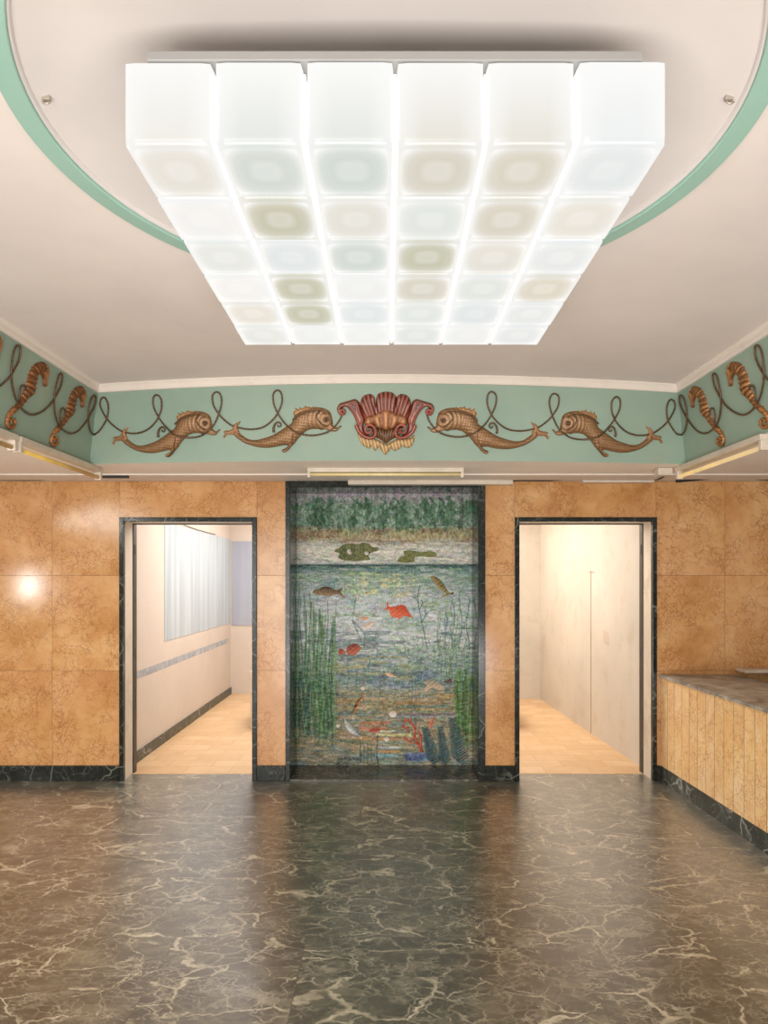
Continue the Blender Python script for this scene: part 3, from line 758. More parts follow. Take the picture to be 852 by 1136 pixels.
curR = [[(h0[0]+dR+(SL.px(*q)[0]-h0[0])*1.0, SL.px(*q)[1]) for q in c] for c in curls]
frontR = [FR.px(*mirr(q)) for q in frontA+frontB]
rope('bronze rope garland looping from the shell to the seahorses above the counter',
     [rope_pts(SR, sidefix(SR, sideRr))[::-1], rope_pts(FR, frontR[1:])], [rope_pts(SR, c) for c in curR])

# ------------------------------------------------------------------ shell
def Hh(pts, mir=False): return [FR.px(368+((850-x) if mir else x)/7.1, 430+y/7.1) for x, y in pts]
she = empty('shell_relief', FR.S(*map(float, FR.px(428, 475)))); tag(she, 'red-brown scallop shell relief with beige fringe at the middle of the green frieze', 'relief ornament')
cen = FR.px(428, 492)
def flutes(n, amp, c=cen):
    def f(a, b, k):
        th = np.arctan2(a-c[0], b-c[1]+.08); return amp*np.cos(th*n)
    return f
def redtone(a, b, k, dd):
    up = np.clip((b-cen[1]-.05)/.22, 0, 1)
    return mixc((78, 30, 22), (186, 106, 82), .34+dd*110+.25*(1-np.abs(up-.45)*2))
RT = M['terracotta']
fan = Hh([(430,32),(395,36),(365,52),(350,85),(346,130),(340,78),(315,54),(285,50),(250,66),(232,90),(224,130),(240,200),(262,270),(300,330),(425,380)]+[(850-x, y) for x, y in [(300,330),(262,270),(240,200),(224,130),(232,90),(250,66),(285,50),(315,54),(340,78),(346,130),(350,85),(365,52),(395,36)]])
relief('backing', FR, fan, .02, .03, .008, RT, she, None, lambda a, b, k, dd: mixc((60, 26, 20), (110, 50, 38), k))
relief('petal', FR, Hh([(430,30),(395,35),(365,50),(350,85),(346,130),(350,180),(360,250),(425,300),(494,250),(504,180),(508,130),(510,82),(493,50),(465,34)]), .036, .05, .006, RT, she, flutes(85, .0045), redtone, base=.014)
mid = [(285,50),(250,65),(232,92),(224,130),(236,185),(262,250),(300,300),(350,290),(352,195),(345,120),(338,75),(315,52)]
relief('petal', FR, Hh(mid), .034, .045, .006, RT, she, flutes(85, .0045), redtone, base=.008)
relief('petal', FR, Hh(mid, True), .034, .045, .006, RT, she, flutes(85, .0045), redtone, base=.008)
wing = [(60,210),(42,180),(44,150),(62,124),(98,112),(140,100),(180,88),(212,105),(224,135),(240,195),(262,245),(252,300),(262,340),(300,378),(262,380),(222,352),(205,325),(192,275),(168,218),(140,178),(112,152),(86,160),(74,178),(80,200)]
wf = lambda a, b, k: .004*np.cos(k*16)
relief('horn', FR, Hh(wing), .04, .035, .006, RT, she, wf, redtone, base=.006)
relief('horn', FR, Hh(wing, True), .04, .035, .006, RT, she, wf, redtone, base=.006)
def spiral(cx, cy, r0_, turns, mir, start=0, shrink=.75, n=40, dirn=1):
    return [((cx+ (r0_*(1-shrink*i/n))*math.cos(start+dirn*turns*2*math.pi*i/n)), cy+(r0_*(1-shrink*i/n))*math.sin(start+dirn*turns*2*math.pi*i/n)) for i in range(n+1)]
for mir in (False, True):
    s1 = Hh(spiral(86, 186, 24, 1.6, mir, start=-2.2, dirn=-1), mir)
    MB().tube([lift(FR, a, b, .022+.02*i/40) for i, (a, b) in enumerate(s1)], [.013-.007*i/40 for i in range(41)], 8).build('horn_curl', M['redplain'] if 'redplain' in M else M.setdefault('redplain', plain('red_brown_curl', (134, 62, 46), .3, 0, .25, 40)), she, True)
    vol = crom(Hh([(196,290),(215,335),(248,368),(290,386),(330,380),(348,350),(340,310),(312,285),(280,290),(266,318),(280,345),(308,342),(314,322),(300,312)], mir), .008, False)
    n = len(vol); MB().tube([lift(FR, float(a), float(b), .045+.028*i/n) for i, (a, b) in enumerate(vol)], [.0145-.006*i/n for i in range(n)], 9).build('volute', M['redplain'], she, True)
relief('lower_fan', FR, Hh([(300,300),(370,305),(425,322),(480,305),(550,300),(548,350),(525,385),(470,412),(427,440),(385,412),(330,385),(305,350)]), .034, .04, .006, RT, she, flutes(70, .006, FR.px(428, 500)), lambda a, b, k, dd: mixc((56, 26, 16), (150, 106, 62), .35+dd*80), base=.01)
inner = [(268,300),(256,270),(268,238),(298,210),(345,206),(360,185),(390,172),(428,168),(466,173),(490,186),(505,206),(552,200),(584,235),(596,270),(584,300),(545,290),(520,290),(480,314),(425,328),(370,312),(330,288),(300,292)]
relief('inner_bowl', FR, Hh(inner), .026, .03, .006, M['bronze'], she, flutes(26, .004), lambda a, b, k, dd: mixc((112, 62, 38), (190, 134, 88), .5+dd*90), base=.042)
fr_ = [(200,350),(208,385),(222,425),(245,455),(272,472),(298,482),(310,462),(325,480),(343,500),(358,488),(372,468),(386,490),(402,512),(420,532),(438,515),(452,500),(466,478),(484,496),(505,500),(522,488),(540,480),(556,462),(576,472),(602,478),(628,462),(645,435),(656,395),(650,372),(620,392),(580,398),(520,400),(470,424),(430,442),(385,420),(330,396),(270,388),(232,372)]
relief('fringe', FR, Hh(fr_), .026, .02, .005, M['bronze'], she, lambda a, b, k: .004*np.cos((a-cen[0])*260+(b*60)), lambda a, b, k, dd: mixc((140, 104, 62), (222, 188, 138), .6+dd*90))

# ------------------------------------------------------------------ mosaic picture
X0, X1, Y0, Y1 = 329.0, 524.0, 547.5, 850.5
GW, GH = 236, 368
img = np.zeros((GH, GW, 3)); PX = X0+(np.arange(GW)+.5)*(X1-X0)/GW; PY = Y0+(np.arange(GH)+.5)*(Y1-Y0)/GH
XX, YY = np.meshgrid(PX, PY)
def vnoise(sx, sy, seed, octs=3):
    r = np.random.default_rng(seed); tot = np.zeros((GH, GW)); amp = 1; s = 0
    for o in range(octs):
        nx, ny = int(194/sx*2**o)+3, int(303/sy*2**o)+3; g = r.random((ny, nx))
        u = (XX-X0)/sx*2**o; v = (YY-Y0)/sy*2**o; i = np.clip(u.astype(int), 0, nx-2); j = np.clip(v.astype(int), 0, ny-2); fu = u-i; fv = v-j
        fu = fu*fu*(3-2*fu); fv = fv*fv*(3-2*fv)
        tot += amp*((g[j, i]*(1-fu)+g[j, i+1]*fu)*(1-fv)+(g[j+1, i]*(1-fu)+g[j+1, i+1]*fu)*fv); s += amp; amp *= .6
    return tot/s
stops = [(547,(132,122,128)),(556,(128,126,122)),(562,(92,122,92)),(582,(104,132,108)),(589,(126,122,80)),(596,(140,128,88)),(602,(150,150,132)),(612,(164,164,148)),(625,(158,162,148)),
 (627,(40,72,66)),(632,(76,110,100)),(640,(112,138,116)),(652,(118,142,128)),(660,(136,152,146)),(685,(158,168,162)),(712,(166,170,168)),(724,(148,156,146)),(740,(112,132,118)),(752,(98,122,110)),(764,(110,124,104)),(775,(132,116,74)),(790,(128,118,76)),(800,(112,114,86)),(815,(122,112,76)),(830,(118,116,82)),(842,(104,108,84)),(851,(92,92,74))]
ys = [s[0] for s in stops]
for c in range(3): img[:, :, c] = np.interp(YY, ys, [s[1][c] for s in stops])
def blend(mask, col, a=1.):
    m = np.clip(mask*a, 0, 1)[:, :, None]; img[:] = img*(1-m)+np.array(col, float)*m
def sm(v, a, b): return np.clip((v-a)/(b-a), 0, 1)
# trees: vertical crowns
n1 = vnoise(7, 16, 1); n2 = vnoise(5, 5, 2); n3 = vnoise(30, 6, 3)
band = sm(YY, 548, 556)*(1-sm(YY, 586, 594))
blend(sm(n1, .5, .62)*band, (52, 88, 58), .85); blend(sm(n2, .55, .7)*band, (148, 164, 148), .6); blend(sm(vnoise(4, 4, 9), .6, .7)*band, (70, 120, 92), .7)
for cx, w in ((352, 7), (366, 3), (358, 4), (393, 3), (408, 3), (448, 3), (472, 2), (479, 3), (490, 3), (499, 6), (425, 3), (440, 3)):
    top = 549+random.random()*4; mk = (np.abs(XX-cx-2*np.sin(YY*.6)) < w*(.45+.55*sm(YY, top, top+22)))*(YY > top)*(YY < 584)
    blend(mk*(.5+.6*n2), (44, 82, 50), .72)
blend(sm(n3, .5, .65)*sm(YY, 582, 588)*(1-sm(YY, 600, 606)), (116, 78, 52), .6); blend(sm(n2, .5, .65)*sm(YY, 584, 590)*(1-sm(YY, 598, 603)), (152, 142, 84), .6)
# pale upper water, dashes
d = vnoise(26, 2.2, 4); blend(sm(d, .5, .66)*(YY > 600)*(YY < 625), (190, 182, 160), .65); blend((1-sm(d, .3, .42))*(YY > 600)*(YY < 625), (116, 132, 120), .6)
# below water: patches
p1 = vnoise(40, 9, 5); p2 = vnoise(28, 5, 6); p3 = vnoise(18, 3, 7); p4 = vnoise(60, 20, 8)
uw = (YY > 628)
blend(uw*sm(p1, .54, .68)*(YY < 770), (98, 128, 134), .42); blend(uw*sm(p2, .54, .66)*(YY < 760), (118, 150, 108), .6); blend(uw*sm(p3, .56, .68), (158, 156, 160), .5)
blend(uw*sm(p4, .55, .7)*(YY > 640)*(YY < 730), (168, 168, 172), .55); blend(uw*(1-sm(p2, .34, .42))*(YY > 700), (72, 96, 92), .6)
blend(uw*sm(vnoise(12, 3, 12), .58, .7)*(YY > 635)*(YY < 672)*np.exp(-((XX-425)/40)**2), (186, 176, 104), .8)
blend(sm(p3, .52, .64)*(YY > 765)*(YY < 850), (158, 122, 64), .42); blend(sm(vnoise(22, 3, 14), .56, .66)*(YY > 760), (84, 112, 108), .55)
blend(sm(vnoise(24, 4, 16), .54, .64)*(YY > 728)*(YY < 765)*(XX > 365)*(XX < 470), (146, 140, 84), .6)
blend(sm(vnoise(24, 6, 17), .5, .62)*(YY > 742)*(YY < 764), (84, 106, 128), .5)
def stroke(pts, w, col, a=.85, jit=.0):
    pts = np.array(pts, float)
    for p, q in zip(pts[:-1], pts[1:]):
        x0, x1 = sorted((p[0], q[0])); y0, y1 = sorted((p[1], q[1]))
        jx = np.where((PX > x0-w-1) & (PX < x1+w+1))[0]; jy = np.where((PY > y0-w-1) & (PY < y1+w+1))[0]
        if not len(jx) or not len(jy): continue
        sx, sy = slice(jx[0], jx[-1]+1), slice(jy[0], jy[-1]+1); X, Y = XX[sy, sx], YY[sy, sx]
        e = q-p; L = max(e@e, 1e-9); t = np.clip(((X-p[0])*e[0]+(Y-p[1])*e[1])/L, 0, 1); dd = np.hypot(X-p[0]-t*e[0], Y-p[1]-t*e[1])
        m = (np.clip((w/2+.45-dd), 0, 1)*a)[:, :, None]; img[sy, sx] = img[sy, sx]*(1-m)+np.array(col, float)*m
def reed(x, y0, y1, w, col, amp=2., a=.8):
    ph = random.random()*6; k = 14; stroke([(x+amp*math.sin(ph+i*.55)+random.uniform(-.4, .4), y0+(y1-y0)*i/k) for i in range(k+1)], w, col, a)
G = [(40, 84, 46), (60, 108, 56), (34, 70, 58), (92, 132, 72), (48, 98, 84), (112, 140, 84)]
for i in range(46):
    x = random.uniform(330, 372); y0 = random.uniform(655, 720); reed(x, y0, random.uniform(790, 826), random.uniform(.7, 1.7), random.choice(G), 1.6, .65)
for i in range(34):
    x = random.uniform(330, 369); reed(x, random.uniform(745, 775), random.uniform(805, 828), random.uniform(1.2, 2.6), random.choice(G[:4]), 1.2, .55)
for i in range(26):
    x = random.uniform(505, 523); reed(x, random.uniform(740, 762), random.uniform(800, 835), random.uniform(1, 2.4), random.choice([(70, 110, 46), (96, 132, 60), (50, 90, 44)]), .8, .7)
for i in range(30):
    x = random.uniform(372, 520); y0 = random.uniform(725, 760); reed(x, y0, y0+random.uniform(15, 55), .7, random.choice([(60, 90, 80), (96, 80, 50), (50, 76, 90)]), .7, .55)
for i in range(40):
    x = random.uniform(375, 460); y0 = random.uniform(632, 650); reed(x, y0, y0+random.uniform(8, 26), .8, random.choice([(186, 178, 110), (100, 140, 96), (150, 168, 130)]), .6, .5)
for i in range(26):
    x = random.uniform(485, 522); y0 = random.uniform(655, 720); reed(x, y0, y0+random.uniform(25, 60), .9, random.choice([(70, 116, 72), (120, 144, 88), (60, 100, 92)]), 1.2, .55)
# branching water plants
def branch(x, y, ang, L, w, col, depth):
    x2, y2 = x+L*math.sin(ang), y-L*math.cos(ang); stroke([(x, y), ((x+x2)/2+random.uniform(-1, 1), (y+y2)/2), (x2, y2)], w, col, .8)
    if depth > 0:
        for s_ in (-1, 1):
            branch(x2, y2, ang+s_*random.uniform(.35, .75), L*random.uniform(.6, .8), w*.8, col, depth-1)
        if random.random() < .6: branch(x, y, ang+random.choice((-1, 1))*.7, L*.6, w*.7, col, depth-1)
stroke([(474,720),(470,700),(468,690),(465,676),(463,662),(466,650)], 1.3, (60, 92, 84)); branch(468, 690, .5, 10, 1.1, (56, 90, 80), 2); branch(464, 668, -.6, 6, 1, (56, 90, 80), 1); branch(465, 676, .5, 8, 1, (56, 90, 80), 1)
branch(455, 735, -.6, 12, .9, (70, 96, 84), 3); branch(462, 735, .2, 12, .9, (70, 96, 84), 3); branch(480, 735, .2, 10, .9, (86, 110, 84), 3); branch(498, 738, .1, 12, .9, (96, 116, 80), 3); branch(512, 735, 0, 12, .9, (70, 110, 80), 3)
branch(418, 732, .1, 9, .9, (80, 104, 110), 2); stroke([(391,688),(396,700),(401,712)], 1, (60, 88, 84)); stroke([(391,688),(400,698),(405,704),(404,718)], 1, (60, 88, 84)); stroke([(391,688),(393,675),(395,662)], .9, (70, 100, 90))
for x, y0 in ((503, 668), (511, 655), (519, 664)): reed(x, y0, y0+60, 1.1, (56, 96, 66), 1.6, .8)
stroke([(505,697),(522,697)], 1.1, (36, 62, 62)); stroke([(515,690),(515,698)], 1.1, (36, 62, 62)); stroke([(513,552),(513.5,570),(513,590)], 1, (70, 60, 52)); 
for k in range(5): stroke([(513, 560+6*k), (507-k, 556+7*k)], .8, (76, 70, 56)); stroke([(513, 563+6*k), (519, 558+6*k)], .8, (76, 70, 56))
# horizontal coloured ledges low down
for (y, x0, x1, c, w) in ((792,445,504,(96,84,92),3),(795,437,503,(110,128,134),2),(789,450,500,(92,104,72),2),(808,400,428,(176,90,58),4),(802,402,432,(166,96,58),4),(811,420,438,(196,188,150),2),(815,418,455,(190,184,110),3),(819,400,450,(172,116,60),3),(824,420,448,(104,132,108),3),(829,420,446,(146,172,182),2),(833,418,444,(170,116,58),3),(838,418,440,(100,150,156),4),(838,450,476,(58,78,132),5),(842,452,474,(74,96,148),4),(780,440,490,(140,104,52),4),(783,448,496,(60,104,92),2),(772,485,504,(160,124,60),4),(842,466,478,(84,140,150),3),(845,422,438,(110,140,120),4),(835,455,472,(96,104,116),3)):
    stroke([(x0, y), ((x0+x1)/2, y+.6), (x1, y)], w, c, .75)
for x in (400, 404, 408, 412): stroke([(x, 825), (x, 845)], .8, (50, 62, 58))
stroke([(419,815),(418,840),(420,848)], 1.1, (34, 54, 60)); stroke([(400,825),(400,846)], 1., (50, 60, 58))
# faint rim of the panel joints
for y in (646, 719.5, 781): stroke([(330, y), (523, y)], .5, (110, 112, 96), .5)
sp = np.where(YY[:, :, None] < 600, vnoise(1.7, 3.0, 31, 1)[:, :, None], vnoise(4.5, 1.5, 32, 1)[:, :, None])-.5
sp2 = np.stack([vnoise(2.6, 2.0, 33+c, 1)-.5 for c in range(3)], 2)
img = img+sp*44+sp2*15
mean = img.mean((0, 1)); img = (img-mean)*1.15+mean; g_ = img.mean(2, keepdims=True); img = img*.76+g_*.24
jit = rng.normal(0, 15, (GH, GW, 1))+rng.normal(0, 7, (GH, GW, 3)); img = np.clip(img*.96+20+jit, 8, 245)
mos = empty('mosaic_mural', (0, MY, 1.2)); tag(mos, 'tall mosaic mural of a lily pond with fish, in the dark marble niche', 'mosaic')
a0 = P(X0, Y0, MY); a1 = P(X1, Y1, MY); gx = np.linspace(a0.x, a1.x, GW+1); gz = np.linspace(a0.z, a1.z, GH+1)
vv = np.stack([np.tile(gx, GH+1), np.full((GH+1)*(GW+1), MY), np.repeat(gz, GW+1)], 1)-np.array([0, MY, 1.2])
idx = np.arange(GH)[:, None]*(GW+1)+np.arange(GW)[None]; ff = np.stack([idx, idx+GW+1, idx+GW+2, idx+1], 2).reshape(-1, 4)
me = bpy.data.meshes.new('tesserae'); me.vertices.add(len(vv)); me.vertices.foreach_set('co', vv.ravel()); me.loops.add(len(ff)*4); me.loops.foreach_set('vertex_index', ff.ravel())
me.polygons.add(len(ff)); me.polygons.foreach_set('loop_start', np.arange(0, len(ff)*4, 4)); me.update(calc_edges=True); me.validate()
c01 = img.reshape(-1, 3)/255; cl_ = np.where(c01 <= .04045, c01/12.92, ((c01+.055)/1.055)**2.4)
at = me.attributes.new('tess', 'FLOAT_COLOR', 'FACE'); at.data.foreach_set('color', np.concatenate([cl_, np.ones((len(cl_), 1))], 1).astype(np.float32).ravel())
n = N('mosaic_tesserae'); n.base(n.attr('tess')); n.rough(.5); n.b.inputs['Specular IOR Level'].default_value = .15; n.bump(n.vor(n.pos(), 120), .25, .002); me.materials.append(n.m)
link(bpy.data.objects.new('tesserae', me), mos)
MB().box(MO[0]+.041, MO[1]-tr-.001, MY+.002, 6.29, .015, zt).build('backing', M['seam'], mos)
MP = Plane_(MY-.0012)
def FI(x, y, s=7.745, ox=320, oy=640): return MP.px(ox+x/s, oy+y/s)
def poly_part(name, pts, c1, c2, H=.0022, lab=None, stripes=0, w=.006, res=.0045, ang=0):
    A = np.array(pts); c0 = A.mean(0); u_, s_, vt = np.linalg.svd(A-c0); ax = vt[1] if vt[1][1] > 0 else -vt[1]
    half = max(1e-6, np.abs((A-c0)@ax).max()); long_ = max(1e-6, np.abs((A-c0)@vt[0]).max())
    ph = rng.random(4)*6.28
    def tone(a, b, k, dd):
        q = ((a-c0[0])*ax[0]+(b-c0[1])*ax[1])/half          # +1 back, -1 belly
        l_ = ((a-c0[0])*vt[0][0]+(b-c0[1])*vt[0][1])
        mot = np.sin(a*230+ph[0]+2*np.sin(b*90))*np.sin(b*260+ph[1]+2*np.sin(a*110))+.35*np.sin(a*130-b*170+ph[2])
        t = .5-.6*q+.42*mot
        if stripes: t = t+.12*np.sin(l_*stripes*1.7)
        if name == 'lily_pads': t = .5+.7*np.sin(a*150+3*np.sin(b*120+ph[0]))*np.sin(b*230+2*np.sin(a*80))
        return mixc(c1, c2, t)
    o = relief(name, MP, pts, min(H, .0022), w, res, M['fish'], mos, None, tone, smooth=False)
    if lab: o['label'] = lab
    return o
s1 = dict(s=7.745, ox=320, oy=640); s2 = dict(s=7.745, ox=425, oy=640); s3 = dict(s=7.745, ox=320, oy=745); s4 = dict(s=7.745, ox=425, oy=745); s5 = dict(s=7.745, ox=320, oy=540); s6 = dict(s=7.745, ox=425, oy=540)
def Q(pts, k): return [FI(x, y, **k) for x, y in pts]
# lily pads
poly_part('lily_pads', Q([(395,555),(430,530),(470,500),(530,487),(590,495),(640,480),(700,490),(735,515),(775,525),(765,550),(715,565),(690,590),(700,625),(650,632),(590,640),(530,635),(470,630),(425,605),(440,575)], s5), (52, 72, 40), (132, 130, 84), .003, stripes=130, ang=.8, lab='larger dark green cluster of lily pads with white flowers')
poly_part('lily_pads', Q([(120,635),(150,600),(185,590),(175,555),(215,545),(270,550),(330,560),(400,552),(455,570),(455,600),(400,605),(310,598),(270,610),(265,645),(200,655),(150,650)], s6), (84, 96, 52), (140, 138, 84), .003, stripes=140, ang=.5, lab='smaller olive cluster of lily pads')
for k, (pts) in enumerate(([(505,545),(525,535),(545,570),(530,582),(508,572)], [(650,570),(668,553),(690,570),(680,588),(660,585)], [(700,500),(725,480),(755,488),(758,512),(730,520)])):
    MP.Y = MY-.003; poly_part('water_lily', Q(pts, s5), (180, 170, 160), (222, 214, 204), .005, w=.006)
MP.Y = MY-.0012
# fish
poly_part('fish', Q([(205,135),(225,112),(270,98),(310,82),(350,86),(385,102),(410,112),(440,102),(462,98),(448,125),(462,145),(482,180),(465,178),(440,158),(410,150),(380,160),(330,165),(280,158),(235,152)], s1), (60, 46, 34), (160, 132, 98), .008, stripes=160, lab='brown carp near the upper waterline, facing left')
poly_part('fish', Q([(405,0),(440,-5),(485,20),(520,60),(550,110),(570,135),(608,130),(598,152),(560,155),(520,172),(495,165),(540,145),(510,120),(470,90),(435,45)], s2), (66, 52, 30), (176, 156, 96), .008, stripes=190, ang=-1, lab='olive brown carp tilted downward beside the waterline')
poly_part('goldfish', Q([(40,195),(45,240),(70,258),(115,250),(160,240),(195,255),(215,290),(235,320),(260,355),(215,340),(170,340),(135,372),(125,350),(85,350),(60,320),(50,285),(0,282),(30,265),(32,225)], s2), (180, 62, 36), (222, 116, 80), .009, stripes=150, lab='bright orange-red goldfish with forked tail')
poly_part('goldfish', Q([(430,630),(455,615),(475,628),(495,640),(505,605),(540,580),(575,572),(605,590),(625,612),(600,645),(570,675),(535,672),(510,668),(500,645),(470,665),(435,670)], s1), (110, 46, 34), (196, 110, 84), .009, stripes=160, lab='dark red goldfish facing right')
poly_part('fish', Q([(640,425),(665,408),(705,388),(742,385),(722,412),(690,440),(665,442)], s1), (190, 150, 130), (232, 214, 200), .005, lab='small pale pink fish')
poly_part('fish', Q([(620,350),(650,342),(690,352),(665,370),(630,372)], s1), (196, 130, 100), (220, 176, 150), .004)
poly_part('fish', Q([(20,5),(60,15),(100,35),(125,48),(70,48),(35,35)], s4), (200, 150, 110), (226, 196, 170), .005)
poly_part('fish', Q([(340,90),(380,75),(430,60),(455,75),(490,100),(530,135),(520,158),(470,158),(420,140),(370,170),(350,150),(375,120)], s4), (120, 130, 116), (214, 180, 150), .007, stripes=170, lab='silver fish with pink fins')
poly_part('fish', Q([(645,190),(632,235),(615,262),(600,300),(575,345),(555,368),(560,320),(580,270),(605,235)], s3), (26, 24, 22), (214, 150, 90), .007, stripes=260, ang=.5, lab='black and orange fish diving head down')
poly_part('fish', Q([(490,380),(505,425),(535,455),(575,495),(620,530),(612,552),(565,545),(520,515),(490,465),(480,420)], s3), (48, 52, 56), (220, 222, 220), .007, stripes=230, ang=1.2, lab='white and black koi swimming down to the right')
poly_part('fish', Q([(690,510),(720,490),(760,492),(800,500),(770,515),(715,524)], s3), (130, 60, 56), (190, 96, 80), .005)
poly_part('fish', Q([(510,90),(545,78),(585,60),(588,95),(550,98)], s4), (84, 56, 60), (120, 86, 84), .004)
# shell-like white anemones
for (x, y, r, k) in ((85, 367, 32, s4), (30, 582, 22, s4), (640, 145, 18, s3), (425, 465, 16, s3), (835, 580, 14, s3)):
    poly_part('white_flower', Q([(x+r*math.cos(a_*math.pi/5), y+r*.9*math.sin(a_*math.pi/5)) for a_ in range(10)], k), (196, 178, 170), (232, 222, 214), .006, w=.008)
# coral: branching red
def coral(name, base, segs, c, lab=None):
    mb = MB()
    for a_, b_, r in segs:
        p, q = FI(*a_, **s4), FI(*b_, **s4); mb.tube([MP.S(*p)+Vector((0, -.002, 0)), MP.S((p[0]+q[0])/2+.002, (p[1]+q[1])/2)+Vector((0, -.003, 0)), MP.S(*q)+Vector((0, -.002, 0))], [r*.8, r*.75, r*.65], 6)
    o = mb.build(name, c, mos, True)
    if lab: o['label'] = lab
cor = plain('coral_red', (184, 84, 64), .5, 0, .2, 60)
coral('coral', None, [((335,690),(300,620),.016),((325,690),(320,560),.011),((300,620),(270,560),.013),((270,560),(225,600),.008),((225,600),(180,565),.007),((270,560),(275,490),.011),((275,490),(235,440),.010),((235,440),(240,390),.007),((235,440),(185,400),.009),((185,400),(200,430),.008),((275,490),(285,430),.007),((225,480),(160,470),.008),((185,400),(175,480),.007),((175,480),(230,520),.007),((320,560),(300,500),.009),((320,600),(330,540),.008),((300,620),(240,610),.007),((240,610),(200,590),.006)], cor, 'large branching red coral')
coral('coral', None, [((415,490),(400,440),.009),((400,440),(395,400),.006),((400,450),(440,400),.007),((440,400),(450,385),.005),((415,470),(435,430),.006),((400,440),(380,450),.005)], plain('coral_salmon', (214, 112, 78), .5, 0, .15, 60), 'smaller salmon coral')
# dark feathery plants: leaning chevrons
for (bx, by, tx, ty, w) in ((435, 790, 360, 500, 62), (530, 790, 490, 490, 52), (660, 780, 595, 420, 74)):
    mb = MB(); k = 17
    for i in range(k):
        t_ = i/(k-1); x = bx+(tx-bx)*t_; y = by+(ty-by)*t_; ww = w*(1-.55*t_)
        for s_ in (-1, 1):
            p = FI(x, y, **s4); q = FI(x+s_*ww, y-ww*.75, **s4); mb.tube([MP.S(*p)+Vector((0, -.002, 0)), MP.S(*q)+Vector((0, -.003, 0))], [.0085, .004], 5)
    mb.build('feathery_plant', M['fern'] if 'fern' in M else M.setdefault('fern', plain('slate_green_plant', (60, 82, 86), .6, 0, .45, 50)), mos)
def text(body, px, py, hpx, m, name, wpx):
    cu = bpy.data.curves.new(name, 'FONT'); cu.body = body; cu.size = 1; cu.extrude = .02; cu.offset = .012
    tmp = bpy.data.objects.new('text_source', cu); COL.objects.link(tmp); bpy.context.view_layer.update()
    me = bpy.data.meshes.new_from_object(tmp.evaluated_get(bpy.context.evaluated_depsgraph_get())); d = tmp.dimensions.copy()
    bpy.data.objects.remove(tmp); me.materials.clear(); me.materials.append(m)
    o = bpy.data.objects.new(name, me); link(o, mos); p = P(px, py, MY-.004)
    o.scale = (wpx*MY/F/d.x, hpx*MY/F/d.y, .05); o.rotation_euler = (math.pi/2, 0, 0); o.location = p-Vector((0, MY, 1.2))
text('WILLMAN-PECK', 374, 843, 3.4, M['text1'], 'lettering', 24.5)
text('MOSAICI', 373.5, 848.2, 3.2, M['text1'], 'lettering', 14)
text('E.M. GEEMA', 451, 843.2, 3.6, M['text2'], 'lettering', 19.5)

# ------------------------------------------------------------------ counter
cn = empty('counter', (2.5, 3.5, 0)); tag(cn, 'long counter faced with pale honey marble strips, dusty grey top and green marble plinth', 'counter')
CYF, CYB = .8, WY-.003
def cxx(y): return 2.312+(WY-y)*.028
def prism(x_a, x_b, z0, z1, y0=CYF, y1=CYB):
    """x_a, x_b: functions of y"""
    v = [(x_a(y0), y0, z0), (x_b(y0), y0, z0), (x_b(y1), y1, z0), (x_a(y1), y1, z0), (x_a(y0), y0, z1), (x_b(y0), y0, z1), (x_b(y1), y1, z1), (x_a(y1), y1, z1)]
    return v, [(0,3,2,1),(4,5,6,7),(0,1,5,4),(1,2,6,5),(2,3,7,6),(3,0,4,7)]
MB().add(*prism(lambda y: cxx(y)+.0013, lambda y: cxx(y)+.6, .0, .875)).build('carcass', M['seam'], cn)
fp = MB(); offs = []; y = CYB
while y > CYF:
    y2 = max(CYF, y-.128); o3 = (random.random(), random.random(), random.random()); f0 = len(fp.f)
    fp.add(*prism(lambda q: cxx(q), lambda q: cxx(q)+.0012, .128, .874, y2+.003, y-.003)); offs += [o3]*(len(fp.f)-f0); y = y2
o = fp.build('front_panel', M['strips'], cn); at = o.data.attributes.new('slab', 'FLOAT_VECTOR', 'FACE'); at.data.foreach_set('vector', [c for q in offs for c in q])
MB().add(*prism(lambda y: cxx(y)-.006, lambda y: cxx(y)+.001, 0, .127)).build('plinth', M['dark2'], cn)
MB().add(*prism(lambda y: cxx(y)-.014, lambda y: cxx(y)+.62, .876, .898)).build('countertop', M['top'] if 'top' in M else M.setdefault('top', dark_marble('dusty_brown_marble', bright=2.3, rough=.3, green=False)), cn)
tag(MB().rbox(2.945, 3.9, 5.62, WY-.002, .93, .955, .003).build('wall_shelf', M['plastic']), 'narrow cream shelf on the back wall behind the counter', 'shelf')
struct('dark_gap_sheet', MB().box(2.96, XR, CYF, 5.6, .60, .61), M['cable'])  # black sheet standing in for the shade in the gap behind the counter

# ------------------------------------------------------------------ tube lamps and cables
def batten(x0, x1, y0, y1, z1, axis, label, lit, loc=None, parts_tube='tube', dropz=.05, tubem=None):
    """housing against the soffit, end sockets, tube below"""
    e = empty('tube_lamp', ((x0+x1)/2, (y0+y1)/2, z1)); tag(e, label, 'lamp', 'strip lamps under the frieze')
    MB().rbox(x0, x1, y0, y1, z1-.035, z1, .003).build('housing', M['plastic'], e)
    zc = z1-dropz-.012
    if axis == 'y':
        xc = (x0+x1)/2; ends = [(y0, y0+.03), (y1-.03, y1)]
        for a, b in ends: MB().rbox(x0+.006, x1-.006, a, b, z1-.095, z1-.034, .004).build('end_socket', M['plastic'], e)
        MB().tube([(xc, y0+.03, zc-.012), (xc, y1-.03, zc-.012)], .014, 14).build('tube', tubem, e, True)
    else:
        yc = (y0+y1)/2
        for a, b in ((x0, x0+.022), (x1-.022, x1)): MB().rbox(a, b, y0+.006, y1-.006, z1-.075, z1-.034, .003).build('end_socket', M['plastic'], e)
        MB().tube([(x0+.022, yc, zc), (x1-.022, yc, zc)], .012, 14).build('tube', tubem, e, True)
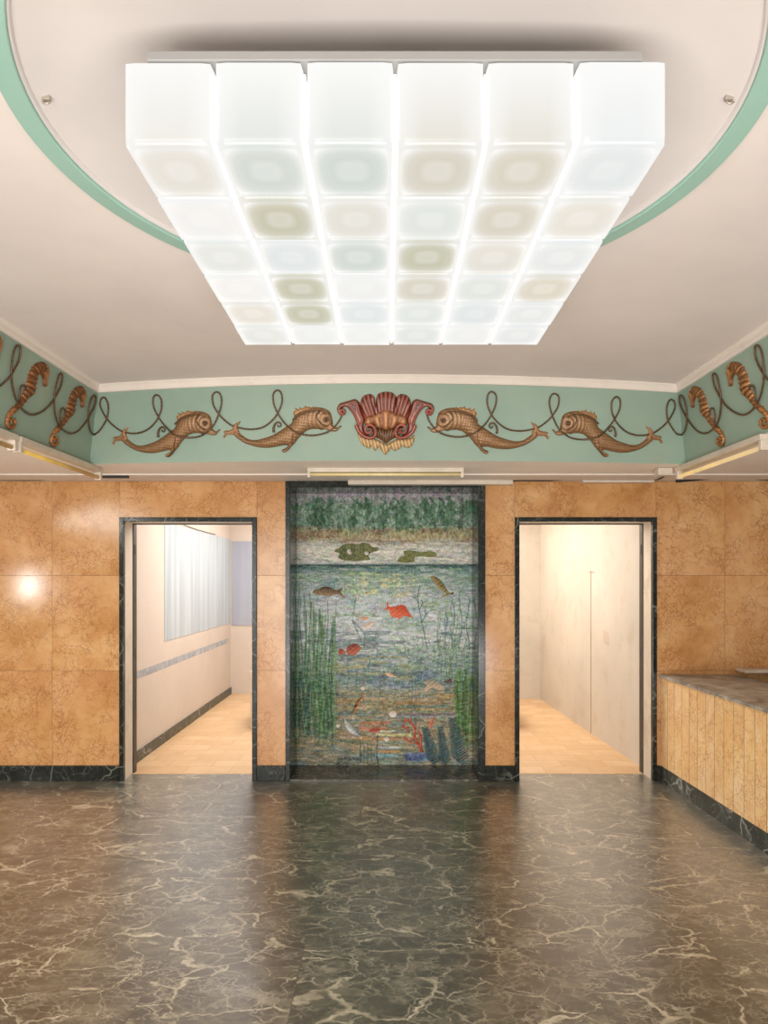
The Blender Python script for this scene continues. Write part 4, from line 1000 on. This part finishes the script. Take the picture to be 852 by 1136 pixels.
batten(-2.215, -2.155, 4.02, 5.17, ZS-.002, 'y', 'unlit yellowed tube lamp under the side frieze, reaching the corner', False, tubem=M['tubeoff'])
batten(-2.215, -2.155, 2.85, 3.99, ZS-.002, 'y', 'unlit yellowed tube lamp cut by the picture edge, ahead of the corner one', False, tubem=M['tubeoff'])
batten(2.155, 2.215, 3.95, 5.12, ZS-.002, 'y', 'lit warm tube lamp under the frieze above the counter', True, tubem=M['tube'])
batten(-.605, .575, 5.14, 5.185, ZS-.001, 'x', 'slim cream strip lamp under the middle of the frieze above the mosaic', False, tubem=M['tubecream'], dropz=.038)
tag(MB().rbox(2.04, 2.15, 5.14, 5.22, ZS-.06, ZS-.002, .006).build('junction_box', M['plastic']), 'small white junction box beside the lit tube lamp', 'junction box')
p0, p1 = P(386, 532, 5.70), P(569, 532, 5.70)
tag(MB().rbox(p0.x, p1.x, 5.69, WY-.003, ZS-.052, ZS-.015, .003).build('cable_trunking', M['plastic']), 'white cable trunking on the wall head above the mosaic', 'cable trunking')
p0, p1 = P(646, 529, 5.72), P(725, 529, 5.72)
tag(MB().rbox(p0.x, p1.x, 5.70, WY-.003, ZS-.034, ZS-.015, .003).build('cable_trunking', M['plastic']), 'short white cable trunking over the doorway nearer the counter', 'cable trunking')
p0, p1 = P(112, 527, 5.45), P(142, 527, 5.45)
tag(MB().rbox(p0.x, p1.x, 5.45, 5.48, ZS-.034, ZS-.016, .003).build('lamp_bracket', M['cable']), 'black metal bracket beside the end of the unlit tube lamp', 'bracket')
def cable(pts, r, label, wob=.004):
    pp = [P(x, y, Y) for x, y, Y in pts]; pp = crom([tuple(p) for p in pp], .05, False)
    tag(MB().tube([Vector(p) for p in pp], r, 7).build('cable', M['cable'], None, True), label, 'cable')
cable([(-10, 532.2, 5.72), (45, 532.4, 5.72), (68, 529.5, 5.72), (98, 529.8, 5.7), (112, 530, 5.6)], .007, 'black cable along the wall head leading to the black bracket')
cable([(330, 532.0, 5.71), (345, 529.3, 5.68), (386, 531, 5.70)], .008, 'short black cable entering the end of the white trunking above the mosaic')
cable([(569, 532.8, 5.72), (610, 532.8, 5.72), (646, 529.6, 5.73)], .008, 'black cable running between the two pieces of white trunking')
cable([(646, 533.2, 5.745), (700, 533.4, 5.745), (727, 532.4, 5.7), (738, 528, 5.35)], .006, 'thin black cable below the short trunking to the junction box')
cable([(750, 533.8, 5.70), (790, 530.2, 5.68), (815, 529.6, 5.70), (860, 532, 5.70)], .014, 'thick sagging black cable on the wall head beyond the lit tube lamp')
struct('trim_13', MB().box(XL+.01, XR-.01, WY-.006, WY-.0005, ZS-.0145, ZS-.004), M['seam'])

# ------------------------------------------------------------------ lights
def area(name, loc, rot, sx, sy, power, col=(1, 1, 1), spread=None):
    l = bpy.data.lights.new(name, 'AREA'); l.shape = 'RECTANGLE'; l.size = sx; l.size_y = sy; l.energy = power; l.color = col
    if spread: l.spread = spread
    o = bpy.data.objects.new(name, l); o.location = loc; o.rotation_euler = rot; COL.objects.link(o); return o
R = math.radians
area('rear_fill_light', (-1.6, YR-.3, 1.5), (R(90), 0, R(2)), 5.0, 2.3, 240, (1, .98, .955))  # added fill behind the camera, brightens back wall, frieze and counter
area('uplight_fill', (0, -.7, .35), (R(146), 0, 0), 3.6, 1.0, 205, (1, .985, .96))  # added unseen uplight, lifts the ceiling and soffits
area('left_room_lamp', (-1.15, 8.0, 2.80), (0, 0, 0), .9, 3.4, 108, (1, .985, .97))
area('right_room_lamp', (1.0, 7.9, 2.80), (0, 0, 0), .7, 3.2, 98, (1, .96, .90))
area('left_bay_fill', (-3.6, 2.4, 2.45), (0, R(-20), 0), .6, 2.6, 55, (1, .96, .9))  # soft warm fill added out of view in the left bay
area('right_bay_fill', (3.6, 1.6, 2.45), (0, 0, 0), .6, 2.4, 8, (1, .9, .78))  # weak warm fill, likewise added in the unseen right bay
area('side_window_light', (XL+.02, 2.65, 1.62), (0, R(-90), 0), .28, .30, 22, (1, .98, .95))
w = bpy.data.worlds.new('world'); sc.world = w; w.use_nodes = True; w.node_tree.nodes['Background'].inputs[0].default_value = (.95, .93, .9, 1); w.node_tree.nodes['Background'].inputs[1].default_value = .5
